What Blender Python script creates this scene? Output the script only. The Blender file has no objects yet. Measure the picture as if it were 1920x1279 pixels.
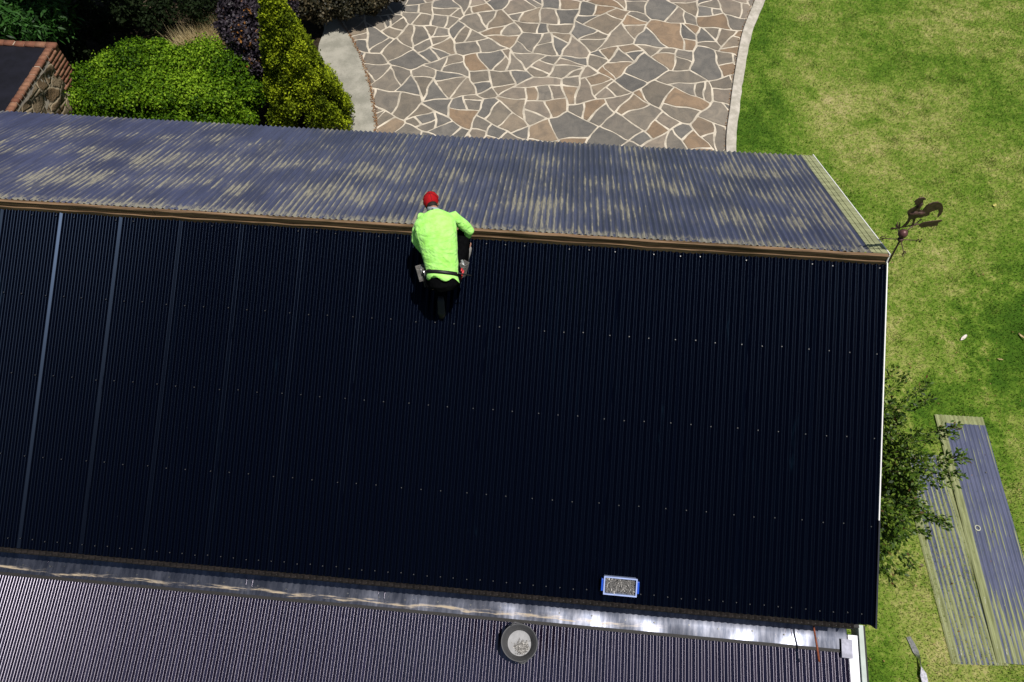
import bpy, bmesh, math, random
import numpy as np
from mathutils import Vector, Matrix
R = math.radians
rng = np.random.default_rng(11)
random.seed(7)
scn = bpy.context.scene
C = scn.collection

# ------------------------------------------------------------------ camera
F_PX = 1250.0
CAM = Vector((0.0, -4.9153, 11.0456))
FW = Vector((-0.05137686, 0.48184113, -0.87475113)).normalized()
RT = Vector((0.99618117, 0.0866417, -0.01078378)).normalized()
UP = RT.cross(FW).normalized()
cd = bpy.data.cameras.new('camera'); cam = bpy.data.objects.new('camera', cd); C.objects.link(cam)
cd.sensor_width = 36; cd.lens = F_PX / 1920 * 36; cd.clip_end = 400; cd.clip_start = .1
cam.matrix_world = Matrix(((RT.x, UP.x, -FW.x, CAM.x), (RT.y, UP.y, -FW.y, CAM.y), (RT.z, UP.z, -FW.z, CAM.z), (0, 0, 0, 1)))
scn.camera = cam

# ------------------------------------------------------------------ light
S = Vector((0.25, -0.03, 1.0)).normalized()
w = bpy.data.worlds.new("World"); scn.world = w; w.use_nodes = True
nt = w.node_tree; bg = nt.nodes['Background']
sky = nt.nodes.new('ShaderNodeTexSky'); sky.sky_type = 'NISHITA'; sky.sun_disc = False
sky.sun_elevation = math.asin(S.z); sky.sun_rotation = math.atan2(S.x, S.y)
nt.links.new(sky.outputs[0], bg.inputs[0]); bg.inputs[1].default_value = 0.05
sl = bpy.data.lights.new('sun', 'SUN'); sl.energy = 4.6; sl.angle = R(.53); sl.color = (1, .965, .91)
so = bpy.data.objects.new('sun', sl); C.objects.link(so)
so.rotation_euler = S.to_track_quat('Z', 'Y').to_euler(); so.location = (5, 0, 30)
vs = scn.view_settings; vs.view_transform = 'Standard'; vs.look = 'None'; vs.exposure = 0.0; vs.gamma = 1
scn.cycles.max_bounces = 5; scn.cycles.sample_clamp_indirect = 6

# ------------------------------------------------------------------ helpers
def ray(px, py): return (FW + RT * ((px - 960) / F_PX) - UP * ((py - 639.5) / F_PX))
def hit(px, py, P, n):
    d = ray(px, py); return CAM + d * ((Vector(P) - CAM).dot(Vector(n)) / d.dot(Vector(n)))
def G(px, py, z=0.0): return hit(px, py, (0, 0, z), (0, 0, 1))

def tag(o, label=None, cat=None, group=None, kind=None):
    if label: o['label'] = label
    if cat: o['category'] = cat
    if group: o['group'] = group
    if kind: o['kind'] = kind
    return o
def empty(name, loc=(0, 0, 0), rz=0, **k):
    o = bpy.data.objects.new(name, None); C.objects.link(o); o.location = loc; o.rotation_euler.z = rz
    o.empty_display_size = .1
    return tag(o, **k)
def link(name, me, m, parent=None, smooth=True):
    if m: me.materials.append(m)
    if smooth: me.polygons.foreach_set('use_smooth', [True] * len(me.polygons))
    o = bpy.data.objects.new(name, me); C.objects.link(o)
    if parent: o.parent = parent
    return o
def mesh_np(name, V, Fq, m, parent=None, smooth=True, tint=None):
    """V (n,3); Fq (k,3|4) index array"""
    V = np.asarray(V, np.float32); Fq = np.asarray(Fq, np.int32); k, c = Fq.shape
    me = bpy.data.meshes.new(name); me.vertices.add(len(V)); me.vertices.foreach_set('co', V.ravel())
    me.loops.add(k * c); me.loops.foreach_set('vertex_index', Fq.ravel())
    me.polygons.add(k); me.polygons.foreach_set('loop_start', np.arange(0, k * c, c, dtype=np.int32))
    try: me.polygons.foreach_set('loop_total', np.full(k, c, np.int32))
    except Exception: pass
    me.update(calc_edges=True)
    if tint is not None:
        a = me.attributes.new('tint', 'FLOAT', 'POINT'); a.data.foreach_set('value', np.asarray(tint, np.float32))
    return link(name, me, m, parent, smooth)
class MB:
    def __init__(s): s.v = []; s.f = []
    def add(s, vs, fs):
        b = len(s.v); s.v += [tuple(v) for v in vs]; s.f += [tuple(i + b for i in f) for f in fs]; return s
    def box(s, x0, x1, y0, y1, z0, z1, M=None):
        vs = [Vector((x, y, z)) for x in (x0, x1) for y in (y0, y1) for z in (z0, z1)]
        if M: vs = [M @ v for v in vs]
        return s.add(vs, [(0, 1, 3, 2), (4, 6, 7, 5), (0, 4, 5, 1), (2, 3, 7, 6), (0, 2, 6, 4), (1, 5, 7, 3)])
    def tube(s, pts, rads, n=10, side=None, cap=True):
        """loft of ellipses. rads: r or (ra, rb); ra along side axis"""
        pts = [Vector(p) for p in pts]; rings = []
        for i, p in enumerate(pts):
            t = (pts[min(i + 1, len(pts) - 1)] - pts[max(i - 1, 0)]).normalized()
            a = Vector(side) if side is not None else (Vector((0, 0, 1)) if abs(t.z) < .9 else Vector((1, 0, 0))).cross(t)
            a = (a - t * a.dot(t)).normalized(); b = t.cross(a)
            r = rads[i] if isinstance(rads, (list, tuple)) else rads
            ra, rb = r if isinstance(r, tuple) else (r, r)
            rings.append([p + a * ra * math.cos(2 * math.pi * k / n) + b * rb * math.sin(2 * math.pi * k / n) for k in range(n)])
        vs = [v for r_ in rings for v in r_]; fs = []
        for i in range(len(rings) - 1):
            for k in range(n): fs.append((i * n + k, i * n + (k + 1) % n, (i + 1) * n + (k + 1) % n, (i + 1) * n + k))
        if cap: fs += [tuple(range(n))[::-1], tuple(range((len(rings) - 1) * n, len(rings) * n))]
        return s.add(vs, fs)
    def ball(s, c, r, nu=14, nv=9, M=None):
        c = Vector(c); r = (r, r, r) if not isinstance(r, (tuple, list)) else r
        vs = []
        for j in range(nv + 1):
            t = math.pi * j / nv
            for i in range(nu):
                a = 2 * math.pi * i / nu; v = Vector((r[0] * math.sin(t) * math.cos(a), r[1] * math.sin(t) * math.sin(a), r[2] * math.cos(t)))
                vs.append(c + (M @ v if M else v))
        return s.add(vs, [(j * nu + i, (j + 1) * nu + i, (j + 1) * nu + (i + 1) % nu, j * nu + (i + 1) % nu) for j in range(nv) for i in range(nu)])
    def prism(s, poly, h, M=None):
        n = len(poly); vs = [Vector((x, y, 0)) for x, y in poly] + [Vector((x, y, h)) for x, y in poly]
        if M: vs = [M @ v for v in vs]
        return s.add(vs, [tuple(range(n))[::-1], tuple(range(n, 2 * n))] + [(i, (i + 1) % n, n + (i + 1) % n, n + i) for i in range(n)])
    def build(s, name, m, parent=None, smooth=False, bevel=0):
        me = bpy.data.meshes.new(name); me.from_pydata(s.v, [], s.f); me.update()
        bm = bmesh.new(); bm.from_mesh(me); bmesh.ops.remove_doubles(bm, verts=bm.verts, dist=1e-5); bmesh.ops.recalc_face_normals(bm, faces=bm.faces); bm.to_mesh(me); bm.free()
        o = link(name, me, m, parent, smooth)
        if bevel:
            b = o.modifiers.new('bevel', 'BEVEL'); b.width = bevel; b.segments = 2; b.limit_method = 'ANGLE'
        return o

# ------------------------------------------------------------------ materials
class NT:
    def __init__(s, name):
        s.m = bpy.data.materials.new(name); s.m.use_nodes = True; s.t = s.m.node_tree; s.b = s.t.nodes['Principled BSDF']
        s.co = None
    def n(s, ty, **k):
        x = s.t.nodes.new(ty)
        for a, v in k.items(): setattr(x, a, v)
        return x
    def l(s, a, b): s.t.links.new(a, b); return s
    def obj(s):
        if not s.co: s.co = s.n('ShaderNodeTexCoord').outputs['Object']
        return s.co
    def map(s, sc, loc=(0, 0, 0)):
        m = s.n('ShaderNodeMapping'); m.inputs['Scale'].default_value = sc if not isinstance(sc, (int, float)) else (sc,) * 3
        m.inputs['Location'].default_value = loc; s.l(s.obj(), m.inputs['Vector']); return m.outputs[0]
    def noise(s, sc, detail=4, rough=.55, loc=(0, 0, 0), dist=0):
        x = s.n('ShaderNodeTexNoise'); x.inputs['Scale'].default_value = 1; x.inputs['Detail'].default_value = detail
        x.inputs['Roughness'].default_value = rough; x.inputs['Distortion'].default_value = dist
        s.l(s.map(sc, loc), x.inputs['Vector']); return x.outputs[0]
    def math(s, op, a, b=None, c=None, clamp=False):
        x = s.n('ShaderNodeMath', operation=op, use_clamp=clamp)
        for i, v in enumerate((a, b, c)):
            if v is None: continue
            if isinstance(v, (int, float)): x.inputs[i].default_value = v
            else: s.l(v, x.inputs[i])
        return x.outputs[0]
    def ss(s, v, a, b, lo=0, hi=1):
        x = s.n('ShaderNodeMapRange', interpolation_type='SMOOTHSTEP'); s.l(v, x.inputs[0])
        for i, q in enumerate((a, b, lo, hi)): x.inputs[i + 1].default_value = q
        return x.outputs[0]
    def mix(s, f, a, b):
        x = s.n('ShaderNodeMix', data_type='RGBA')
        if isinstance(f, (int, float)): x.inputs[0].default_value = f
        else: s.l(f, x.inputs[0])
        for i, v in ((6, a), (7, b)):
            if isinstance(v, tuple): x.inputs[i].default_value = (*v[:3], 1)
            else: s.l(v, x.inputs[i])
        return x.outputs[2]
    def attr(s, nm):
        x = s.n('ShaderNodeAttribute'); x.attribute_name = nm; return x.outputs['Fac']
    def attrc(s, nm):
        x = s.n('ShaderNodeAttribute'); x.attribute_name = nm; return x.outputs['Color']
    def sep(s, v):
        x = s.n('ShaderNodeSeparateXYZ'); s.l(v, x.inputs[0]); return x.outputs
    def set(s, col=None, rough=None, metal=None, spec=None, **k):
        for nm, v in (('Base Color', col), ('Roughness', rough), ('Metallic', metal), ('Specular IOR Level', spec)):
            if v is None: continue
            if isinstance(v, tuple): s.b.inputs[nm].default_value = (*v[:3], 1)
            elif isinstance(v, (int, float)): s.b.inputs[nm].default_value = v
            else: s.l(v, s.b.inputs[nm])
        return s
    def bump(s, h, d=.01, st=1):
        x = s.n('ShaderNodeBump'); x.inputs['Distance'].default_value = d; x.inputs['Strength'].default_value = st
        s.l(h, x.inputs['Height']); s.l(x.outputs[0], s.b.inputs['Normal']); return s
def simple(name, col, rough=.6, metal=0, spec=.5, var=.25, sc=8, bump=0, bsc=40):
    t = NT(name); n = t.noise(sc, 5, .6)
    dark = tuple(c * (1 - var) for c in col); lite = tuple(min(1, c * (1 + var)) for c in col)
    t.set(t.mix(t.ss(n, .3, .7), dark, lite), rough, metal, spec)
    if bump: t.bump(t.noise(bsc, 4), bump)
    return t.m

def aniso(t, tint):
    t.b.inputs['Specular Tint'].default_value = (*tint, 1)
    c = t.n('ShaderNodeCombineXYZ'); c.inputs[1].default_value = 1; t.l(c.outputs[0], t.b.inputs['Tangent']); t.b.inputs['Anisotropic'].default_value = .93
def m_near():
    t = NT('navy_roof_steel'); xyz = t.sep(t.obj())
    st = t.noise((26, .45, 1), 4, .6); pt = t.noise((.5, .35, 1), 3)
    f = t.math('MULTIPLY', t.ss(st, .5, .8), t.ss(pt, .5, .7))
    col = t.mix(f, (.0007, .0012, .0040), (.0012, .0035, .008))
    sm = t.math('MULTIPLY', t.ss(t.noise((3, .7, 1), 5, .65, (3, 8, 0)), .62, .8), t.ss(t.noise((40, 3, 1), 3), .4, .7))
    col = t.mix(t.math('MULTIPLY', sm, .55), col, (.009, .024, .042))
    sp = t.noise((60, 60, 1), 2, .5); col = t.mix(t.ss(sp, .76, .80), col, (.02, .025, .03))
    rg = t.ss(t.noise((1.3, .4, 1), 3), .3, .7, .24, .27)
    t.set(col, rg, 0, .11); aniso(t, (.40, .58, .95)); return t.m
def m_low():
    t = NT('plum_roof_steel')
    st = t.noise((20, .8, 1), 5, .6)
    col = t.mix(t.ss(st, .4, .75), (.006, .003, .010), (.013, .008, .022))
    col = t.mix(t.ss(t.noise((9, 5, 1), 6, .7), .68, .78), col, (.12, .085, .05))
    t.set(col, t.ss(t.noise((2, 1, 1), 3), .3, .7, .23, .26), .0, 1.0); t.b.inputs['IOR'].default_value = 1.75; aniso(t, (.90, .84, 1)); return t.m
def m_far():
    t = NT('weathered_slate_blue_paint'); o = t.sep(t.obj()); x, y, z = o[0], o[1], o[2]
    patch = t.noise((1.0, .95, 1), 4, .6, dist=.5); fine = t.noise((60, 7, 1), 5, .75)
    # every rib wears at its own rate: noise that hardly changes along a rib
    streak = t.noise((13.0, .9, 1), 3, .6); s2 = t.noise((31, 2.6, 1), 4, .7, (4, 2, 0))
    yb = t.math('ADD', y, t.math('MULTIPLY', t.noise((.9, .6, 1), 2), .30))
    band = t.math('SINE', t.math('MULTIPLY', yb, 2 * math.pi / .80))
    s = t.math('ADD', t.math('MULTIPLY', patch, .95), t.math('MULTIPLY', streak, .75))
    s = t.math('ADD', s, t.math('MULTIPLY', s2, .65)); s = t.math('ADD', s, t.math('MULTIPLY', band, .065))
    s = t.math('ADD', s, t.math('MULTIPLY', z, 12.0)); s = t.math('ADD', s, t.math('MULTIPLY', fine, .35))
    s = t.math('ADD', s, t.math('MULTIPLY', x, -.004)); s = t.math('ADD', s, t.ss(y, -1.7, -2.6, 0, -.10))
    wear = t.math('MULTIPLY', t.ss(s, 1.44, 1.54), t.ss(fine, .34, .56, .40, .88))
    film = t.math('MULTIPLY', t.ss(s, 1.24, 1.50), .24)
    ridge = t.math('MULTIPLY', t.ss(y, -.20, -.05), t.ss(t.noise((22, 9, 1), 4, .7), .44, .54))
    wear = t.math('MAXIMUM', t.math('MAXIMUM', wear, film), t.math('MULTIPLY', ridge, .8))
    base = t.mix(t.ss(t.noise((1.2, .9, 1), 4), .35, .65), (.044, .050, .098), (.064, .072, .136))
    base = t.mix(t.ss(t.noise((26, 1.2, 1), 4, .7, (1, 1, 0)), .4, .7, 0, .5), base, (.035, .036, .058))
    col = t.mix(wear, base, t.mix(fine, (.20, .185, .14), (.36, .33, .24)))
    lich = t.ss(t.noise((10, 8, 1), 6, .75, (2, 7, 0)), .70, .715); col = t.mix(t.math('MULTIPLY', lich, t.ss(y, -1.9, -2.6, .35, 1)), col, (.48, .44, .34))
    dk = t.noise((7, 6, 1), 5, .7, (5, 2, 0)); col = t.mix(t.ss(dk, .69, .74, 0, .7), col, (.05, .035, .02))
    t.set(col, t.math('ADD', t.math('MULTIPLY', wear, .2), .40), 0, .45); t.bump(fine, .0015); return t.m
def m_oldsheet(edge=.13, length=4.0, wornend=1.4, redge=.9, zw=15):
    t = NT('old_blue_sheet_paint'); o = t.sep(t.obj()); x, y, z = o[0], o[1], o[2]
    streak = t.noise((30, .9, 1), 4, .6); fine = t.noise((80, 8, 1), 4, .7)
    s = t.math('ADD', streak, t.math('MULTIPLY', fine, .3))
    s = t.math('ADD', s, t.math('MULTIPLY', z, zw)); s = t.math('ADD', s, t.ss(y, 0, wornend, .24, -.02))
    wear = t.ss(s, .80, .92)
    e = t.math('MAXIMUM', t.math('MAXIMUM', t.ss(x, edge, edge - .02), t.ss(x, redge, redge + .02)), t.ss(y, length - .16, length - .15))
    wear = t.math('MAXIMUM', wear, e)
    base = t.mix(t.ss(t.noise((3, 2, 1), 4), .3, .7), (.068, .078, .135), (.095, .105, .175))
    ol = t.mix(t.ss(t.noise((14, 2, 1), 4), .3, .7), (.17, .185, .075), (.29, .31, .145))
    col = t.mix(wear, base, ol)
    wf = t.math('MULTIPLY', t.ss(t.noise((34, 2.5, 1), 4, .7, (7, 1, 0)), .66, .71), t.ss(y, 1.3, .9)); col = t.mix(wf, col, (.6, .58, .55))
    t.set(col, .55, 0, .35); return t.m
def m_flash():
    t = NT('zinc_flashing'); o = t.sep(t.obj()); x, y = o[0], o[1]
    g = t.noise((1.2, 5, 1), 5, .65); st = t.noise((14, 2.5, 1), 5, .7)
    base = t.mix(t.ss(st, .35, .7), (.07, .078, .105), (.17, .175, .21))
    lw = t.math('ADD', y, t.math('MULTIPLY', t.math('SUBTRACT', t.noise((1.6, .1, 1), 3), .5), .16))
    sand = t.math('MULTIPLY', t.ss(lw, .018, .03), t.ss(lw, .075, .045)); sand = t.math('MULTIPLY', sand, t.ss(x, 1.9, .6))
    sand = t.math('MULTIPLY', sand, t.ss(t.noise((2.2, 30, 1), 5, .75), .44, .60)); sand = t.math('MULTIPLY', sand, .85)
    sp = t.ss(t.noise((30, 30, 1), 4, .7), .66, .72); sand = t.math('MAXIMUM', sand, t.math('MULTIPLY', sp, .5))
    col = t.mix(sand, base, (.46, .36, .23))
    t.set(col, t.math('ADD', t.math('MULTIPLY', sand, .4), .30), t.ss(sand, 0, 1, .85, 0), .5)
    t.bump(t.noise((2.6, 2.0, 1), 1, .4, dist=.5), .02, .5); return t.m
def m_wood():
    t = NT('weathered_ridge_timber'); gr = t.noise((1.1, 40, 40), 6, .7); pt = t.noise((1.6, 6, 6), 4)
    col = t.mix(t.ss(gr, .35, .68), (.06, .036, .018), (.29, .18, .10)); col = t.mix(t.ss(pt, .55, .75, 0, .6), col, (.05, .035, .012))
    t.set(col, .8, 0, .2); t.bump(gr, .004); return t.m
def m_grass_ground():
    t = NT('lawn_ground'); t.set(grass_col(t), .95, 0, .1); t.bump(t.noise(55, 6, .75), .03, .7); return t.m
def grass_col(t, tint=None):
    a = t.noise(.42, 4, .6, (3.1, 1.7, 0)); b = t.noise(2.6, 6, .72, (9, 4, 0)); c = t.noise(13, 5, .78)
    s = t.math('ADD', t.math('MULTIPLY', a, .80), t.math('MULTIPLY', b, .85)); s = t.math('ADD', s, t.math('MULTIPLY', c, .90))
    if tint is not None: s = t.math('ADD', s, t.math('MULTIPLY', t.math('SUBTRACT', tint, .5), .34))
    o = t.sep(t.obj())
    # greener towards the paving edge, drier close to the gable end
    s = t.math('ADD', s, t.ss(o[0], 4.2, 6.6, -.15, .0))
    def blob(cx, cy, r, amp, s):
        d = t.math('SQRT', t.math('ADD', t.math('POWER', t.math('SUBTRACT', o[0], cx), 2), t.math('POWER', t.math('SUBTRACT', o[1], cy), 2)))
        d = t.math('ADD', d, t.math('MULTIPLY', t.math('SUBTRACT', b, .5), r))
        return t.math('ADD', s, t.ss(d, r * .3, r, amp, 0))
    s = blob(9.2, 1.9, 1.9, -.34, s); s = blob(7.2, .3, 1.0, -.14, s); s = blob(5.0, 8.2, .45, -.20, s); s = blob(6.6, -2.9, 1.6, .16, s)  # first blob: broad soft patch of darker green
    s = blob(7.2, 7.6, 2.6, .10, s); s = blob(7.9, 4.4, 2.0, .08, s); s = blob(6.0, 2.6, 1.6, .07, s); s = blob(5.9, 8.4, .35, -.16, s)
    f = t.ss(s, .92, 1.74)
    r = t.n('ShaderNodeValToRGB'); t.l(f, r.inputs[0]); cr = r.color_ramp
    for i, (p, cc) in enumerate([(0, (.045, .105, .008)), (.28, (.110, .195, .018)), (.55, (.205, .260, .048)), (.8, (.34, .335, .11)), (1, (.47, .40, .20))]):
        e = cr.elements[i] if i < 2 else cr.elements.new(p); e.position = p; e.color = (*cc, 1)
    return r.outputs[0]
def leafmat(name, dark, mid, lite, rough=.45, spec=.35, trans=.25, dry=None):
    t = NT(name); a = t.attr('tint')
    col = t.mix(t.ss(a, 0, .5), dark, mid); col = t.mix(t.ss(a, .5, 1), col, lite)
    if dry: col = t.mix(t.ss(a, .975, .985), col, dry)
    t.set(col, rough, 0, spec)
    tr = t.n('ShaderNodeBsdfTranslucent'); t.l(col, tr.inputs[0]); mx = t.n('ShaderNodeMixShader'); mx.inputs[0].default_value = trans
    t.l(t.b.outputs[0], mx.inputs[1]); t.l(tr.outputs[0], mx.inputs[2]); t.l(mx.outputs[0], t.t.nodes['Material Output'].inputs[0])
    return t.m

M = {}
M['near'] = m_near(); M['low'] = m_low(); M['far'] = m_far(); M['flash'] = m_flash(); M['wood'] = m_wood()
M['olive'] = simple('olive_bare_coating', (.27, .28, .15), .6, 0, .3, .25, (3, 14, 6))
M['white'] = simple('white_trim_paint', (.78, .76, .74), .45, 0, .4, .06, 6)
M['mint'] = simple('pale_grey_trim_paint', (.42, .47, .43), .5, 0, .4, .1, 6)
M['navytrim'] = simple('dark_navy_trim', (.008, .01, .02), .5)
M['oldeave'] = simple('dirty_old_sheet_edge', (.012, .009, .008), .8, 0, .2, .6, (7, 30, 10), .003)
M['screw'] = simple('zinc_screw', (.13, .13, .13), .35, .6, .5, .15, 60)
M['wall'] = simple('rendered_wall', (.45, .40, .33), .9, 0, .2, .12, 5, .004)
M['black'] = simple('gutter_and_shadow_black', (.012, .01, .009), .7)
M['dull'] = simple('dull_zinc', (.27, .27, .33), .55, .3, .4, .3, 9)
M['zinc'] = simple('bright_zinc_cap', (.42, .42, .45), .38, .75, .5, .12, 4)

# ------------------------------------------------------------------ corrugated sheets
PITCH = .0769; AMP = .0105
def frame(origin, pitch_deg, away=False):
    """local X = world X, local Y = up the slope, local Z = outward normal"""
    a = R(pitch_deg)
    if away: yv = Vector((0, -math.cos(a), math.sin(a))); xv = Vector((-1, 0, 0))
    else: yv = Vector((0, math.cos(a), math.sin(a))); xv = Vector((1, 0, 0))
    zv = xv.cross(yv)
    m = Matrix(((xv.x, yv.x, zv.x, origin[0]), (xv.y, yv.y, zv.y, origin[1]), (xv.z, yv.z, zv.z, origin[2]), (0, 0, 0, 1)))
    return m
def prof(u, amp=AMP, m=.93): return amp * np.arcsin(m * np.sin(u)) / math.asin(m)
def corr_sheet(name, parent, mat, fr, x0, ncorr, y0, y1, rows=5, per=16, amp=AMP, pitch=PITCH, seam=True, lift=0.0, wob=.0012, phase=0, both=False):
    n = int(ncorr * per) + 4; i = np.arange(-2, n - 1); u = 2 * math.pi * i / per + phase
    z = prof(u, amp)
    if seam:   # the lapped last flank is stretched flat
        k = (u - phase >= 2 * math.pi * (ncorr - .5) - 1e-6) & (u - phase <= 2 * math.pi * ncorr + 1e-6)
        if k.any():
            idx = np.where(k)[0]; z[idx] = np.linspace(.0091, -.0091, len(idx))
    xs = x0 + i * pitch / per; ys = np.linspace(y0, y1, rows + 1)
    X, Y = np.meshgrid(xs, ys); Z = np.tile(z, (rows + 1, 1)) + lift
    Z = Z + wob * np.sin(X * 2.1 + Y * 1.7 + x0 * 3) * np.sin(Y * 2.3 + x0)
    V = np.stack([X, Y, Z], -1).reshape(-1, 3); w_ = n + 1
    a = (np.arange(rows)[:, None] * w_ + np.arange(n)[None, :]).ravel()
    o = mesh_np(name, V, np.stack([a, a + 1, a + 1 + w_, a + w_], 1), mat, parent)
    o.matrix_local = fr
    return o

# ================================================================== GROUND, PAVING
def sheet(name, pts, z, mat, kind='structure', label=None, th=0):
    mb = MB(); P = [(p[0], p[1]) for p in pts]; mb.prism(P, th if th else .002, Matrix.Translation((0, 0, z)))
    o = mb.build(name, mat); return tag(o, label=label, kind=kind)
gm = m_grass_ground()
gnd = MB().add([(-120, -120, 0), (120, -120, 0), (120, 160, 0), (-120, 160, 0)], [(0, 1, 2, 3)]).build('lawn', gm)
tag(gnd, kind='structure', label='sunny lawn of green grass with dry straw patches')

def curve_pts(pl, n=8):
    """Catmull-Rom through ground points"""
    out = []; P = [pl[0]] + pl + [pl[-1]]
    for i in range(1, len(P) - 2):
        for k in range(n):
            t = k / n; a, b, c, d = P[i - 1], P[i], P[i + 1], P[i + 2]
            out.append(.5 * ((2 * b) + (c - a) * t + (2 * a - 5 * b + 4 * c - d) * t * t + (3 * b - a - 3 * c + d) * t ** 3))
    out.append(P[-2]); return out
def g2(px, py): q = G(px, py); return Vector((q.x, q.y))
Redge = [Vector((5.9, 15.5)), Vector((5.15, 13.4))] + [g2(*q) for q in [(1415, 0), (1392, 60), (1378, 130), (1368, 200), (1360, 280)]] + [Vector((3.72, 4.6)), Vector((3.75, 3.4))]
Rout = [Vector((6.3, 15.4)), Vector((5.5, 13.4))] + [g2(*q) for q in [(1435, 0), (1410, 62), (1396, 130), (1386, 205), (1379, 285)]] + [Vector((3.98, 4.6)), Vector((4.0, 3.4))]
Ledge = [Vector((-9.6, 13.5)), Vector((-7.3, 11.6))] + [g2(*q) for q in [(640, 45), (672, 95), (692, 150), (702, 200), (705, 250)]] + [Vector((-4.15, 4.6)), Vector((-4.2, 3.4))]
Lout = [Vector((-10.6, 12.6)), Vector((-8.2, 10.6))] + [g2(*q) for q in [(600, 42), (598, 90), (596, 130), (585, 180), (575, 230)]] + [Vector((-5.9, 4.6)), Vector((-5.9, 3.4))]
Rc, Ro, Lc, Lo = [curve_pts(q) for q in (Redge, Rout, Ledge, Lout)]
mortar = simple('cream_mortar', (.50, .44, .35), .9, 0, .2, .28, 3, .003)
poly_pave = Rc + Lc[::-1]
sheet('driveway', poly_pave, .006, mortar, label='crazy paved driveway of brown and grey stones set in cream mortar', th=.004)
concrete = NT('old_concrete'); cn = concrete.noise(2.2, 6, .65); c2 = concrete.noise(26, 5, .7)
concrete.set(concrete.mix(concrete.ss(concrete.math('ADD', cn, concrete.math('MULTIPLY', c2, .35)), .5, .85), (.235, .225, .185), (.36, .34, .285)), .9, 0, .2).bump(c2, .004)
kerbm = NT('pale_kerb_concrete'); cn = kerbm.noise(5, 6, .7)
kerbm.set(kerbm.mix(kerbm.ss(cn, .35, .7), (.36, .33, .27), (.55, .50, .43)), .9, 0, .2).bump(kerbm.noise(50, 4), .004)
sheet('path', Lc + Lo[::-1], .004, concrete.m, label='pale concrete path curving beside the paved driveway', th=.035)
def kerb():
    mb = MB(); n = len(Rc); vs = []; js = np.random.default_rng(3).normal(0, .006, n)
    for i in range(n):
        a, b = Rc[i], Ro[i] + (Ro[i] - Rc[i]).normalized() * js[i]
        vs += [(a.x, a.y, -.02), (a.x, a.y, .075), (b.x, b.y, .07), (b.x, b.y, -.02)]
    fs = []
    for i in range(n - 1):
        for k in range(3): fs.append((i * 4 + k, i * 4 + k + 1, i * 4 + 5 + k, i * 4 + 4 + k))
    mb.add(vs, fs); return mb.build('kerb', kerbm.m, bevel=.012)
tag(kerb(), kind='structure', label='pale concrete kerb between the paved driveway and the lawn')
# soil bed behind the house
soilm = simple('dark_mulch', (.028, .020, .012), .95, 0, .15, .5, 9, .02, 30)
sheet('garden_bed', [Vector((-40, 3.2))] + [Vector((-5.6, 3.2))] + Lo[::-1][:] + [Vector((-12, 14)), Vector((-14, 22)), Vector((-40, 22))], .002, soilm, label='dark mulched garden bed in the shade of trees')

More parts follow.
